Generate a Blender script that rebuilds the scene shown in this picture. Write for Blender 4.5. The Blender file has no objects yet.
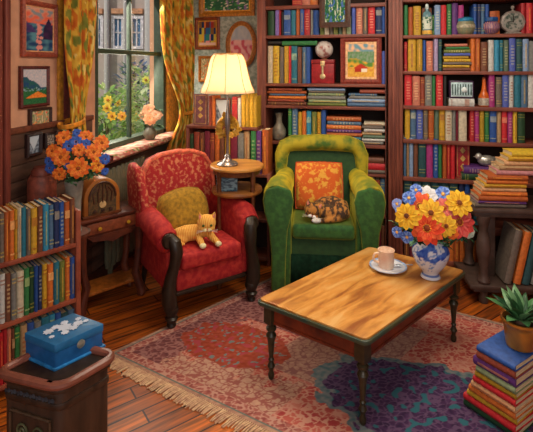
import bpy, bmesh, math, random
from mathutils import Vector, Matrix, noise
R = math.radians
random.seed(7)
SC = bpy.context.scene
COL = SC.collection
# ------------------------------------------------------------------ camera
F, CX, HY, EYE, YAW = 450.0, 266.5, 66.0, 1.8, 14.0
sa, ca = math.sin(R(YAW)), math.cos(R(YAW))
cd = bpy.data.cameras.new('camera'); cam = bpy.data.objects.new('camera', cd); COL.objects.link(cam)
cam.location = (0, 0, EYE); cam.rotation_euler = (R(90), 0, R(YAW))
cd.sensor_width = 36; cd.lens = F / 533 * 36; cd.shift_y = -(216 - HY) / 533; cd.clip_start = .05
SC.camera = cam
def ray(px, py):
    t = (px - CX) / F
    return Vector((-sa + ca * t, ca + sa * t, (HY - py) / F))
O = Vector((0, 0, EYE))
def onD(px, py, d): return O + ray(px, py) * d
def onZ(px, py, z): r = ray(px, py); return O + r * ((z - EYE) / r.z)
def onY(px, py, y): r = ray(px, py); return O + r * (y / r.y)
def onX(px, py, x): r = ray(px, py); return O + r * (x / r.x)
def onP(px, py, p0, dr):            # vertical plane through p0 (xy) along dr (xy)
    r = ray(px, py); n = Vector((dr[1], -dr[0])); k = n.dot(Vector(p0[:2])) / n.dot(r.xy)
    return O + r * k
def C2(X, d, z=0): return Vector((X * ca - d * sa, X * sa + d * ca, z))
# ------------------------------------------------------------------ materials
def lin(h):
    c = [int(h[i:i + 2], 16) / 255 for i in (0, 2, 4)]
    return tuple(((x / 12.92) if x <= .04045 else ((x + .055) / 1.055) ** 2.4) for x in c) + (1,)
MC = {}
def M(h, rough=.6, metal=0, var=.35, sc=30, h2=None, thr=None, sheen=0, kind='noise', stretch=None, bump=0, spec=.4, sheent=None):
    key = (h, rough, metal, var, sc, h2, thr, sheen, kind, stretch, bump, spec)
    if key in MC: return MC[key]
    m = bpy.data.materials.new('mat_' + h); m.use_nodes = True; nt = m.node_tree; N = nt.nodes; L = nt.links
    b = N['Principled BSDF']; b.inputs['Roughness'].default_value = rough; b.inputs['Metallic'].default_value = metal
    b.inputs['Specular IOR Level'].default_value = spec
    c1 = lin(h); c2 = lin(h2) if h2 else tuple(min(1, v * (1 + var)) for v in c1[:3]) + (1,)
    if not h2: c1 = tuple(v * (1 - var) for v in c1[:3]) + (1,)
    tc = N.new('ShaderNodeTexCoord'); mp = N.new('ShaderNodeMapping'); L.new(tc.outputs['Object'], mp.inputs[0])
    if stretch: mp.inputs['Scale'].default_value = stretch
    if kind == 'voronoi':
        tx = N.new('ShaderNodeTexVoronoi'); tx.inputs['Scale'].default_value = sc; out = tx.outputs['Distance']
    elif kind == 'wave':
        tx = N.new('ShaderNodeTexWave'); tx.inputs['Scale'].default_value = sc; tx.inputs['Distortion'].default_value = 4
        tx.inputs['Detail'].default_value = 3; out = tx.outputs['Fac']
    else:
        tx = N.new('ShaderNodeTexNoise'); tx.inputs['Scale'].default_value = sc; tx.inputs['Detail'].default_value = 4; out = tx.outputs['Fac']
    L.new(mp.outputs[0], tx.inputs['Vector'])
    cr = N.new('ShaderNodeValToRGB'); L.new(out, cr.inputs[0]); L.new(cr.outputs[0], b.inputs['Base Color'])
    lo, hi = thr if thr else (.32, .68)
    cr.color_ramp.elements[0].position = lo; cr.color_ramp.elements[1].position = hi
    cr.color_ramp.elements[0].color = c1; cr.color_ramp.elements[1].color = c2
    if sheen:
        b.inputs['Sheen Weight'].default_value = sheen; b.inputs['Sheen Tint'].default_value = lin(sheent or 'ffe080')
    if bump:
        bp = N.new('ShaderNodeBump'); bp.inputs['Strength'].default_value = bump; bp.inputs['Distance'].default_value = .01
        L.new(out, bp.inputs['Height']); L.new(bp.outputs[0], b.inputs['Normal'])
    MC[key] = m; return m
def mat_attr(name='painted', rough=.7):
    if name in MC: return MC[name]
    m = bpy.data.materials.new(name); m.use_nodes = True; nt = m.node_tree
    a = nt.nodes.new('ShaderNodeVertexColor'); a.layer_name = 'Col'
    b = nt.nodes['Principled BSDF']; b.inputs['Roughness'].default_value = rough; b.inputs['Specular IOR Level'].default_value = .2
    nt.links.new(a.outputs[0], b.inputs['Base Color']); MC[name] = m; return m
def mat_leaf(h):
    m = M(h, .8, var=.2)
    if 'L' + h in MC: return MC['L' + h]
    m = m.copy(); nt = m.node_tree; N = nt.nodes; b = N['Principled BSDF']; t = N.new('ShaderNodeBsdfTranslucent'); t.inputs[0].default_value = lin(h)
    x = N.new('ShaderNodeMixShader'); x.inputs[0].default_value = .4
    nt.links.new(b.outputs[0], x.inputs[1]); nt.links.new(t.outputs[0], x.inputs[2]); nt.links.new(x.outputs[0], N['Material Output'].inputs[0])
    MC['L' + h] = m; return m
def mat_glass():
    if 'glass' in MC: return MC['glass']
    m = bpy.data.materials.new('window_glass'); m.use_nodes = True; nt = m.node_tree; N = nt.nodes
    N.remove(N['Principled BSDF']); t = N.new('ShaderNodeBsdfTransparent'); g = N.new('ShaderNodeBsdfGlossy'); g.inputs['Roughness'].default_value = .03
    x = N.new('ShaderNodeMixShader'); x.inputs[0].default_value = .03
    nt.links.new(t.outputs[0], x.inputs[1]); nt.links.new(g.outputs[0], x.inputs[2]); nt.links.new(x.outputs[0], N['Material Output'].inputs[0])
    MC['glass'] = m; return m
def mat_shade():
    m = bpy.data.materials.new('lamp_shade_silk'); m.use_nodes = True; nt = m.node_tree; N = nt.nodes; b = N['Principled BSDF']
    b.inputs['Base Color'].default_value = lin('f0d8b4'); b.inputs['Roughness'].default_value = .8
    b.inputs['Emission Color'].default_value = lin('ffdcac'); b.inputs['Emission Strength'].default_value = .3
    tr_ = N.new('ShaderNodeBsdfTranslucent'); tr_.inputs[0].default_value = lin('ffecd0'); x = N.new('ShaderNodeMixShader'); x.inputs[0].default_value = .45
    nt.links.new(b.outputs[0], x.inputs[1]); nt.links.new(tr_.outputs[0], x.inputs[2]); nt.links.new(x.outputs[0], N['Material Output'].inputs[0])
    return m
def mat_emit(h, s):
    m = bpy.data.materials.new('glow_' + h); m.use_nodes = True; b = m.node_tree.nodes['Principled BSDF']
    b.inputs['Base Color'].default_value = lin(h); b.inputs['Emission Color'].default_value = lin(h); b.inputs['Emission Strength'].default_value = s
    return m
# ------------------------------------------------------------------ geometry
class G:
    def __init__(s): s.bm = bmesh.new(); s.X = Matrix()
    def _fin(s, nv, mi, vs, fs, MX=None):
        T = s.X @ MX if MX is not None else s.X
        for v in vs: v.co = T @ v.co
        for f in fs: f.material_index = mi; f.smooth = True
        return s
    def raw(s, co, faces, mi=0, MX=None):
        T = s.X @ MX if MX is not None else s.X
        vs = [s.bm.verts.new(T @ Vector(c)) for c in co]; fs = []
        for f in faces:
            try: q = s.bm.faces.new([vs[i] for i in f]); q.material_index = mi; q.smooth = True; fs.append(q)
            except ValueError: pass
        return vs, fs
    def _merge(s, b2, mi, MX=None):
        b2.verts.ensure_lookup_table(); b2.verts.index_update()
        s.raw([v.co.copy() for v in b2.verts], [[v.index for v in f.verts] for f in b2.faces], mi, MX); b2.free(); return s
    def box(s, x0, x1, y0, y1, z0, z1, mi=0, MX=None, bev=0, seg=2):
        b = bmesh.new(); bmesh.ops.create_cube(b, size=1)
        for v in b.verts: v.co = Vector(((x0 + x1) / 2 + v.co.x * (x1 - x0), (y0 + y1) / 2 + v.co.y * (y1 - y0), (z0 + z1) / 2 + v.co.z * (z1 - z0)))
        if bev: bmesh.ops.bevel(b, geom=list(b.edges), offset=bev, segments=seg, profile=.5, affect='EDGES')
        return s._merge(b, mi, MX)
    def prism(s, prof, z0, z1, mi=0, MX=None, bev=0, seg=2):   # profile in xy
        b = bmesh.new(); vs = [b.verts.new((p[0], p[1], z0)) for p in prof]; f = b.faces.new(vs)
        r = bmesh.ops.extrude_face_region(b, geom=[f]); up = [v for v in r['geom'] if isinstance(v, bmesh.types.BMVert)]
        for v in up: v.co.z = z1
        bmesh.ops.recalc_face_normals(b, faces=b.faces)
        if bev: bmesh.ops.bevel(b, geom=[e for e in b.edges if e.calc_face_angle(0) > .9], offset=bev, segments=seg, profile=.5, affect='EDGES')
        return s._merge(b, mi, MX)
    def slab(s, prof, y0, y1, mi=0, MX=None, bev=0, seg=3):    # profile in xz, extruded along y
        Q = Matrix(((1, 0, 0, 0), (0, 0, 1, 0), (0, 1, 0, 0), (0, 0, 0, 1)))
        return s.prism(prof, y0, y1, mi, (MX @ Q) if MX is not None else Q, bev, seg)
    def slabx(s, prof, x0, x1, mi=0, MX=None, bev=0, seg=3):   # profile in yz, extruded along x
        Q = Matrix(((0, 0, 1, 0), (1, 0, 0, 0), (0, 1, 0, 0), (0, 0, 0, 1)))
        return s.prism(prof, x0, x1, mi, (MX @ Q) if MX is not None else Q, bev, seg)
    def lathe(s, prof, c=(0, 0, 0), seg=24, mi=0, MX=None, wob=None, caps=True):
        co = []; fs = []; n = len(prof)
        if n == 2 and min(prof[0][0], prof[1][0]) < 1e-4: caps = False
        for i in range(seg):
            a = 2 * math.pi * i / seg
            for r, z in prof:
                q = r * (wob(a, z) if wob else 1); co.append((c[0] + q * math.cos(a), c[1] + q * math.sin(a), c[2] + z))
        for i in range(seg):
            j = (i + 1) % seg
            for k in range(n - 1): fs.append((i * n + k, j * n + k, j * n + k + 1, i * n + k + 1))
        if caps and prof[0][0] > 1e-4: fs.append([i * n for i in range(seg)][::-1])
        if caps and prof[-1][0] > 1e-4: fs.append([i * n + n - 1 for i in range(seg)])
        s.raw(co, fs, mi, MX); return s
    def tube(s, pts, rad, seg=8, mi=0, MX=None, flat=1, caps=True):
        pts = [Vector(p) for p in pts]; n = len(pts)
        if not hasattr(rad, '__len__'): rad = [rad] * n
        co = []; fs = []; ref = None
        for i, p in enumerate(pts):
            t = (pts[min(i + 1, n - 1)] - pts[max(i - 1, 0)]).normalized()
            if ref is None: ref = Vector((0, 0, 1)) if abs(t.z) < .9 else Vector((1, 0, 0))
            u = t.cross(ref).normalized(); ref = u.cross(t).normalized()
            for k in range(seg):
                a = 2 * math.pi * k / seg; co.append(p + u * math.cos(a) * rad[i] * flat + ref * math.sin(a) * rad[i])
        for i in range(n - 1):
            for k in range(seg):
                k2 = (k + 1) % seg; fs.append((i * seg + k, i * seg + k2, (i + 1) * seg + k2, (i + 1) * seg + k))
        if caps: fs.append(list(range(seg))[::-1]); fs.append([(n - 1) * seg + k for k in range(seg)])
        s.raw(co, fs, mi, MX); return s
    def ell(s, c, r, MX=None, seg=16, mi=0, e=1.0):
        co = []; fs = []; rows = max(6, seg // 2)
        def p(v, q): return math.copysign(abs(v) ** q, v)
        if not hasattr(r, '__len__'): r = (r, r, r)
        for i in range(rows + 1):
            th = math.pi * i / rows
            for k in range(seg):
                ph = 2 * math.pi * k / seg
                co.append((c[0] + r[0] * p(math.sin(th), e) * p(math.cos(ph), e), c[1] + r[1] * p(math.sin(th), e) * p(math.sin(ph), e), c[2] + r[2] * p(math.cos(th), e)))
        for i in range(rows):
            for k in range(seg):
                k2 = (k + 1) % seg; fs.append((i * seg + k, (i + 1) * seg + k, (i + 1) * seg + k2, i * seg + k2))
        s.raw(co, fs, mi, MX); bmesh.ops.remove_doubles(s.bm, verts=s.bm.verts[-len(co):], dist=1e-6); return s
    def leaf(s, p, d, up, ln, wd, mi=0, bend=.25, fold=.15, seg=4, tip=1.0, bl=1.0):
        p = Vector(p); d = Vector(d).normalized(); sd = d.cross(Vector(up)); sd = sd.normalized() if sd.length > 1e-4 else Vector((1, 0, 0)); nrm = sd.cross(d)
        co = []; fs = []
        for i in range(seg + 1):
            t = i / seg; w = wd * (max(0, math.sin(math.pi * min(1, (.12 + .88 * t) ** tip))) ** bl + (.12 if i == 0 else 0)) * .5
            c = p + d * ln * t - nrm * ln * bend * t * t
            co += [c - sd * w + nrm * w * fold, c, c + sd * w + nrm * w * fold]
        for i in range(seg):
            a = i * 3; fs += [(a, a + 3, a + 4, a + 1), (a + 1, a + 4, a + 5, a + 2)]
        s.raw(co, fs, mi); return s
def mk(name, g, mats, parent=None, sharp=35, loc=None, rot=None, recalc=True):
    if recalc: bmesh.ops.recalc_face_normals(g.bm, faces=g.bm.faces)
    me = bpy.data.meshes.new(name); g.bm.to_mesh(me); g.bm.free()
    for m in (mats if isinstance(mats, (list, tuple)) else [mats]): me.materials.append(m)
    if sharp: me.set_sharp_from_angle(angle=R(sharp))
    o = bpy.data.objects.new(name, me); COL.objects.link(o)
    if parent: o.parent = parent
    if loc is not None: o.location = loc
    if rot is not None: o.rotation_euler = rot
    return o
def tag(o, label, cat, group=None, kind=None):
    if label: o['label'] = label
    if cat: o['category'] = cat
    if group: o['group'] = group
    if kind: o['kind'] = kind
    return o
def root(name, loc, rz, label, cat, group=None):
    o = bpy.data.objects.new(name, None); o.empty_display_size = .1; COL.objects.link(o)
    o.location = loc; o.rotation_euler = (0, 0, R(rz)); return tag(o, label, cat, group)
def struct(name, g, m, parent=None, **k):
    o = mk(name, g, m, parent, **k); o['kind'] = 'structure'; return o
def grid_obj(name, pts, cols, nu, nv, parent=None, mat=None, recalc=False, close=None):
    me = bpy.data.meshes.new(name)
    fs = [(j * (nu + 1) + i, j * (nu + 1) + i + 1, (j + 1) * (nu + 1) + i + 1, (j + 1) * (nu + 1) + i) for j in range(nv) for i in range(nu)]
    me.from_pydata([tuple(p) for p in pts], [], fs)
    at = me.color_attributes.new('Col', 'FLOAT_COLOR', 'POINT')
    for i, c in enumerate(cols): at.data[i].color = c
    for p in me.polygons: p.use_smooth = True
    me.materials.append(mat or mat_attr()); o = bpy.data.objects.new(name, me); COL.objects.link(o)
    if parent: o.parent = parent
    return o
def nz(x, y, z=0): return noise.noise(Vector((x, y, z)))
def mixc(a, b, t): t = max(0, min(1, t)); return tuple(a[i] * (1 - t) + b[i] * t for i in range(4))
CL = {}
def L_(h):
    if h not in CL: CL[h] = lin(h)
    return CL[h]
# ------------------------------------------------------------------ room shell
XL, YB = -2.3, 4.85
WY0, WY1, WZ0, WZ1 = onX(95, 60, XL).y, onX(166, 60, XL).y, 1.06, 2.62
def floor_mat():
    m = bpy.data.materials.new('plank_floor'); m.use_nodes = True; nt = m.node_tree; N = nt.nodes; L = nt.links; b = N['Principled BSDF']
    tc = N.new('ShaderNodeTexCoord'); mp = N.new('ShaderNodeMapping'); mp.inputs['Rotation'].default_value = (0, 0, R(-(35 + YAW)))
    L.new(tc.outputs['Object'], mp.inputs[0])
    br = N.new('ShaderNodeTexBrick'); br.inputs['Scale'].default_value = 1; br.inputs['Brick Width'].default_value = 1.3; br.inputs['Row Height'].default_value = .1
    br.inputs['Mortar Size'].default_value = .005; br.inputs['Color1'].default_value = lin('b4742e'); br.inputs['Color2'].default_value = lin('7a4a28')
    br.inputs['Mortar'].default_value = lin('35161a'); br.offset = .37; L.new(mp.outputs[0], br.inputs['Vector'])
    m2 = N.new('ShaderNodeMapping'); m2.inputs['Scale'].default_value = (1.2, 16, 1); L.new(mp.outputs[0], m2.inputs[0])
    n = N.new('ShaderNodeTexNoise'); n.inputs['Scale'].default_value = 3; n.inputs['Detail'].default_value = 5; L.new(m2.outputs[0], n.inputs['Vector'])
    cr = N.new('ShaderNodeValToRGB'); cr.color_ramp.elements[0].position = .35; cr.color_ramp.elements[1].position = .66
    cr.color_ramp.elements[0].color = lin('6c463c'); cr.color_ramp.elements[1].color = lin('ffbe58'); L.new(n.outputs[0], cr.inputs[0])
    mx = N.new('ShaderNodeMixRGB'); mx.blend_type = 'OVERLAY'; mx.inputs[0].default_value = .75
    L.new(br.outputs[0], mx.inputs[1]); L.new(cr.outputs[0], mx.inputs[2]); L.new(mx.outputs[0], b.inputs['Base Color'])
    b.inputs['Roughness'].default_value = .38
    return m
g = G(); g.box(XL - .2, 2.7, -1.2, YB + .2, -.1, 0); struct('floor', g, floor_mat())
g = G(); g.box(XL - .2, 2.7, -1.2, YB + .2, 2.95, 3.05); struct('ceiling', g, M('d8c4a8'))
plaster = M('d09c7e', .85, var=.12, sc=9)
g = G()
g.box(XL - .2, XL, -1.2, WY0, 0, 2.95); g.box(XL - .2, XL, WY1, YB + .2, 0, 2.95)
g.box(XL - .2, XL, WY0, WY1, 0, WZ0); g.box(XL - .2, XL, WY0, WY1, WZ1, 2.95)
struct('wall_left', g, plaster)
g = G(); g.box(XL, 2.7, YB, YB + .2, 0, 2.95); struct('wall_back', g, M('b4b6a8', .85, sc=28, h2='848c80', thr=(.35, .62)))
g = G(); g.box(2.5, 2.7, -1.2, YB, 0, 2.95); struct('wall_right', g, M('7a4a3a'))
# wood wainscot of horizontal boards on the left wall
g = G(); z = .1
while z < 1.34:
    zt = min(z + .105, 1.36)
    for y0, y1 in ((-1.2, WY0 - .06), (WY1 + .05, YB)): g.box(XL, XL + .02, y0, y1, z + .004, zt, bev=.004)
    if zt < .99: g.box(XL, XL + .02, WY0 - .06, WY1 + .05, z + .004, zt, bev=.004)
    z += .105
struct('trim_1', g, M('6a4a3c', .6, sc=14, stretch=(1, .15, 1), h2='3a2822'))
g = G(); g.box(XL, XL + .035, -1.2, WY0 - .06, 1.36, 1.40, bev=.006); struct('trim_2', g, M('6b3a28'))
g = G(); g.box(XL, XL + .03, -1.2, YB, 0, .1, bev=.005); struct('baseboard_left', g, M('4a2418'))
g = G(); g.box(XL + .03, -1.2, YB - .03, YB, 0, .1, bev=.005); struct('baseboard_back', g, M('4a2418'))
# gold and dark mouldings on left wall + wood post
ya, yb = onX(56.5, 60, XL).y, onX(61, 60, XL).y
g = G(); g.box(XL, XL + .025, ya, yb, 1.40, 2.95, bev=.005); struct('trim_3', g, M('c08a30', .5))
g = G(); g.box(XL, XL + .03, yb, onX(67, 60, XL).y, 1.40, 2.95, bev=.005); struct('trim_4', g, M('6e3230', .5))
g = G(); y0, y1 = onX(-8, 60, XL + .06).y, onX(11.5, 60, XL + .06).y
ym = onX(5, 60, XL + .06).y
g.box(XL, XL + .06, y0, ym - .012, 0, 2.95, bev=.01); g.box(XL, XL + .03, ym - .012, ym + .006, 0, 2.95); g.box(XL, XL + .06, ym + .006, y1, 0, 2.95, bev=.01)
struct('trim_5', g, M('8a4436', .55, sc=12, stretch=(3, 3, .3), h2='6a2e26'))
# ------------------------------------------------------------------ window
w = root('window_1', (XL, (WY0 + WY1) / 2, WZ0), 0, None, None); w['kind'] = 'structure'
cy = (WY0 + WY1) / 2
wm = M('3c4a3c', .5, var=.2)
def wbox(n, y0, y1, z0, z1, x0=-.12, x1=.0, m=wm):
    g = G(); g.box(x0, x1, y0 - cy, y1 - cy, z0 - WZ0, z1 - WZ0, bev=.006); return struct(n, g, m, w)
ymid = onX(129, 60, XL - .06).y; zmid = 1.8 + 15 / 450 * 3.95
wbox('window_frame', WY0, WY0 + .05, WZ0, WZ1); wbox('window_frame', WY1 - .06, WY1, WZ0, WZ1)
wbox('window_frame', WY0, WY1, WZ1 - .05, WZ1); wbox('window_frame', WY0, WY1, WZ0, WZ0 + .05)
wbox('muntin', ymid - .018, ymid + .018, WZ0, WZ1, -.08, -.04); wbox('muntin', WY0, WY1, zmid - .022, zmid + .022, -.09, -.03)
for a, b_ in ((WY0 + .05, ymid - .018), (ymid + .018, WY1 - .06)):
    for c, d in ((WZ0 + .05, zmid - .022), (zmid + .022, WZ1 - .05)):
        g = G(); g.box(-.064, -.058, a - cy, b_ - cy, c - WZ0, d - WZ0); struct('pane', g, mat_glass(), w)
g = G(); g.box(-.2, .17, WY0 - .12 - cy, WY1 + .35 - cy, -.045, -.005, bev=.012); struct('window_sill', g, M('6e3a34', .5), w)
g = G(); g.box(0, .03, WY1 - cy, WY1 + .34 - cy, 0, 1.8, bev=.006); struct('window_casing', g, M('d8962f', .5), w)
# ------------------------------------------------------------------ outside
g = G(); g.box(-14, XL - .2, -2, 16, -.5, -.4); o = struct('trim_6', g, M('8aa860', .9, sc=4)); o.name = 'lawn'; tag(o, 'green lawn outside the window', 'lawn')
hs = root('house', C2(-2.6, 9, -.4), YAW, 'pale mauve-grey house front with blue windows seen through the window', 'house')
g = G(); g.box(-2.6, 1.4, 0, 1.5, 0, 6.5); mk('wall', g, M('b0a09a', .9, sc=3, var=.1), hs)
def house_win(px0, px1, py0, py1, n='window'):
    d = 9; x0 = (px0 - CX) / F * d + 2.6; x1 = (px1 - CX) / F * d + 2.6; z0 = 1.8 + (HY - py1) / F * d + .4; z1 = 1.8 + (HY - py0) / F * d + .4
    g = G(); g.box(x0 - .06, x1 + .06, -.05, .02, z0 - .06, z0); g.box(x0 - .06, x1 + .06, -.05, .02, z1, z1 + .07)
    g.box(x0 - .06, x0, -.05, .02, z0, z1); g.box(x1, x1 + .06, -.05, .02, z0, z1); g.box((x0 + x1) / 2 - .012, (x0 + x1) / 2 + .012, -.03, .02, z0, z1)
    g.box(x0, x1, -.03, .02, (z0 + z1) / 2 - .012, (z0 + z1) / 2 + .012)
    f = mk(n, g, M('ccc4cc', .7), hs)
    g = G(); g.box(x0, x1, -.012, .01, z0, z1); mk('pane', g, M('4a7098', .3), f)
    g = G(); g.box(x0 - .05, x1 + .05, -.08, .02, z1 + .1, z1 + .2); mk('lintel', g, M('c08868', .8), hs)
house_win(115, 122, 19, 46); house_win(133, 141, 19, 46); house_win(96, 101, 19, 46)
for a, b_ in ((106, 110), (146, 152), (125, 128)):
    x0 = (a - CX) / F * 9 + 2.6; x1 = (b_ - CX) / F * 9 + 2.6
    g = G(); g.box(x0, x1, -.14, 0, 0, 6.4, bev=.03); mk('pilaster', g, M('c0b8b8', .8, var=.1), hs)
def bush(px, d, zt, r, cols, label, n=420, fl=()):
    t = root('bush', C2((px - CX) / F * d, d, -.4), YAW, label, 'bush', 'bushes outside the window')
    g = G(); h = zt + .4
    for i in range(n):
        a = random.uniform(0, 6.28); q = random.random() ** .5 * r; z = random.uniform(.25, 1) * h
        q *= 1 - .45 * (z / h) ** 3
        dr = Vector((math.cos(a), math.sin(a), random.uniform(-.2, 1.2)))
        g.leaf((q * math.cos(a), q * math.sin(a), z), dr, (0, 0, 1), random.uniform(.1, .2), random.uniform(.04, .07), mi=random.randrange(len(cols)), seg=2)
    mk('foliage', g, [mat_leaf(c) for c in cols], t, sharp=0, recalc=False)
    g = G()
    for k in range(5): g.tube([(0, 0, 0), (random.uniform(-.1, .1), random.uniform(-.1, .1), h * .4), (random.uniform(-.3, .3) * r, random.uniform(-.3, .3) * r, h * .8)], [.02, .015, .006], 6)
    mk('stem', g, M('5a4a30'), t)
    for (fx, fy, c) in fl:
        p = onD(fx, fy, d - r * .9) - t.location; p.rotate(Matrix.Rotation(-R(YAW), 3, 'Z'))
        g = G()
        for k in range(7):
            a = k / 7 * 6.28; g.leaf(p, (math.cos(a), -.25, math.sin(a)), (0, -1, 0), .06, .045, seg=3)
        g.ell(p + Vector((0, -.01, 0)), .017, seg=8, mi=1)
        mk('blossom', g, [M(c, .7), M('b06a20')], t, sharp=0, recalc=False)
bush(107, 5.5, 1.55, .42, ('b4cc78', 'c8d890', '8cb464'), 'light green bush with yellow blossoms behind the left panes', 520, ((107, 108, 'f0c040'), (112, 116, 'f0b030'), (122, 116, 'f2a838'), (108, 100, 'e8c850')))
bush(127, 6.7, 1.5, .42, ('a4c474', 'bcd088', '80a864'), 'mid green bush in the middle of the garden view', 480, ((118, 103, 'f0c040'), (137, 117, 'f0b848')))
bush(147, 6.3, 1.78, .36, ('ccd8a4', 'dce4b8', 'a0c080'), 'pale green taller bush behind the right panes', 520, ((146, 80, 'e0e060'),))
bush(136, 8.0, 1.85, .5, ('5c6c90', '7080a0', '5c7c60'), 'dark blue-green shrub close to the house wall', 520)
bush(90, 6.2, 1.3, .5, ('7a9c4a', '88a450', '55803c'), 'low green bush at the far left beyond the curtain', 380)
# ------------------------------------------------------------------ curtains
def curtain_col(u, v, s):
    n1 = nz(u * 26 + s, v * 7, s); n2 = nz(u * 24 + 9, v * 8 + s, 3.3 + s); n3 = nz(u * 30, v * 12, s + 7)
    c = mixc(L_('c08420'), L_('dcb444'), n3 * 1.6 + .5)
    if n1 > .1: c = mixc(L_('b4541c'), L_('cc7424'), n3 * 1.5 + .5)
    if n2 > .25: c = mixc(L_('5a6a28'), L_('8c8a34'), n3 + .5)
    if n1 < -.38: c = L_('e0c878')
    return c
def curtain(name, pa, pb, ztop, zbot, ztie, tiew, tiepos, s, label, folds=6, amp=.035):
    nu, nv = 90, 130; pts = []; cols = []
    pa = Vector(pa); pb = Vector(pb); dr = (pb - pa); nrm = Vector((dr.y, -dr.x)).normalized()
    if nrm.x < 0: nrm = -nrm
    for j in range(nv + 1):
        v = j / nv; z = ztop + (zbot - ztop) * v
        k = math.exp(-((z - ztie) / .42) ** 2) if z > ztie else math.exp(-((z - ztie) / .35) ** 2)
        wv = 1 - (1 - tiew) * k
        for i in range(nu + 1):
            u = i / nu; uu = tiepos + (u - tiepos) * wv
            p = pa + dr * uu; a = amp * (1 - .35 * k)
            q = p + nrm * (a * math.sin(u * folds * 6.283 + .6 * math.sin(v * 5 + s)) + a * .4 * math.sin(u * 17 + s) + .02 * k)
            pts.append((q.x, q.y, z)); cols.append(curtain_col(u * dr.length * 2.2, z * 1.4, s))
    t = root(name, (0, 0, 0), 0, label, 'curtain', 'window curtains')
    o = grid_obj('fabric', pts, cols, nu, nv, t); sm = o.modifiers.new('thick', 'SOLIDIFY'); sm.thickness = .004
    c = pa + dr * tiepos
    g = G(); pr = [(.5 + .0, 0)]
    pts = [Vector((c.x, c.y, ztie)) + Vector((dr.normalized().x, dr.normalized().y, 0)) * (dr.length * tiew * .62 * math.cos(a)) + Vector((nrm.x, nrm.y, 0)) * (.075 * math.sin(a)) + Vector((0, 0, .02 * math.cos(a))) for a in [k / 16 * 6.283 for k in range(17)]]
    g.tube(pts, .02, 8, flat=.5); mk('tie_back', g, M('d88a28', .6), t)
pa, pb = onX(64, 60, XL + .1), onX(98, 60, XL + .1)
curtain('curtain', pa.xy, pb.xy, 2.9, 1.16, 1.38, .42, .2, 2.0, 'gold and rust leaf-print curtain hanging left of the window', 4, .03)
pa = onX(161, 60, XL + .12); pb = onY(194, 60, 4.68)
curtain('curtain', pa.xy, pb.xy, 2.9, .55, 1.3, .42, .85, 5.0, 'gold and rust leaf-print curtain hanging right of the window in the corner', 5, .035)
# ------------------------------------------------------------------ pictures
def picture(px0, px1, py0, py1, plane, label, paint, fc='7a3c22', fw=.03, cat='picture', mat_c=None, ov=0, nu=40, nv=46, dep=.03, name='framed_picture', inner=None):
    """plane: ('X',x) left wall facing +x ; ('Y',y) facing -y"""
    if plane[0] == 'Y':
        a = onY(px0, py1, plane[1]); b_ = onY(px1, py0, plane[1]); W = b_.x - a.x; rz = 0
        mid = onY((px0 + px1) / 2, (py0 + py1) / 2, plane[1])
    else:
        a = onX(px0, py1, plane[1]); b_ = onX(px1, py0, plane[1]); W = b_.y - a.y; rz = 90
        mid = onX((px0 + px1) / 2, (py0 + py1) / 2, plane[1]); 
    H = mid_len = (py1 - py0) / F * (mid.xy.dot(Vector((-sa, ca)))); z0 = mid.z - H / 2
    t = root(name, (mid.x, mid.y, z0), rz, label, cat)
    def outl(k):   # outline polygon inset by k
        if not ov: return [(-W / 2 + k, k), (W / 2 - k, k), (W / 2 - k, H - k), (-W / 2 + k, H - k)]
        return [((W / 2 - k) * math.cos(q) , H / 2 + (H / 2 - k) * math.sin(q)) for q in [i / 28 * 6.2832 for i in range(28)]]
    g = G(); A = outl(0); B = outl(fw * .5); C_ = outl(fw); n = len(A)
    co = [(x, 0, z) for x, z in A] + [(x, -dep * .7, z) for x, z in A] + [(x, -dep, z) for x, z in B] + [(x, -dep * .5, z) for x, z in C_] + [(x, 0, z) for x, z in C_]
    fs = [(k * n + i, k * n + (i + 1) % n, (k + 1) * n + (i + 1) % n, (k + 1) * n + i) for k in range(4) for i in range(n)]
    g.raw(co, fs); mk('frame', g, M(fc, .5, sc=60), t, sharp=25)
    if inner:
        g = G(); B = outl(fw); C_ = outl(fw + inner[1]); co = [(x, -dep * .45, z) for x, z in B] + [(x, -dep * .3, z) for x, z in C_] + [(x, -.001, z) for x, z in C_]
        g.raw(co, [(k * n + i, k * n + (i + 1) % n, (k + 1) * n + (i + 1) % n, (k + 1) * n + i) for k in range(2) for i in range(n)]); mk('mount', g, M(inner[0], .6), t)
    pts = []; cols = []; k = fw * .8
    for j in range(nv + 1):
        for i in range(nu + 1):
            u, v = i / nu, j / nv; x = (u - .5) * (W - 2 * k); z = k + v * (H - 2 * k)
            if ov:
                rx = (u - .5) * 2; rz_ = (v - .5) * 2; m_ = max(abs(rx), abs(rz_)); l_ = math.hypot(rx, rz_)
                if l_ > 0: rx, rz_ = rx * m_ / l_, rz_ * m_ / l_
                x = rx * (W / 2 - k); z = H / 2 + rz_ * (H / 2 - k); u2, v2 = (rx + 1) / 2, (rz_ + 1) / 2
            else: u2, v2 = u, v
            pts.append((x, -dep * .35, z)); cols.append(lin_(paint(u2, v2)))
    o = grid_obj('painting', pts, cols, nu, nv, t)
    return t
def lin_(c): return c if isinstance(c, tuple) else L_(c)
def p_sunset(u, v):
    n = nz(u * 5, v * 14, 1)
    if u < .38 and .42 < v < .42 + .27 * (1 - u / .38) ** .7 + .04 * n: return mixc(L_('5a3a78'), L_('3c3468'), n + .5)
    if u > .62 and .3 < v < .45 + .3 * (1 - abs(u - .8) / .25): return mixc(L_('4a2a50'), L_('2a2444'), n + .5)
    if v > .62:
        return mixc(L_('e86a50'), L_('d8a890') if n < .1 else L_('8a98a0'), (v - .62) * 3 + n)
    if abs(u - .48) < .08 + .08 * n and n > -.25: return L_('e09088')
    return mixc(L_('20406c'), L_('5a90a0'), .5 + n * 1.3 + (v - .3))
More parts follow.
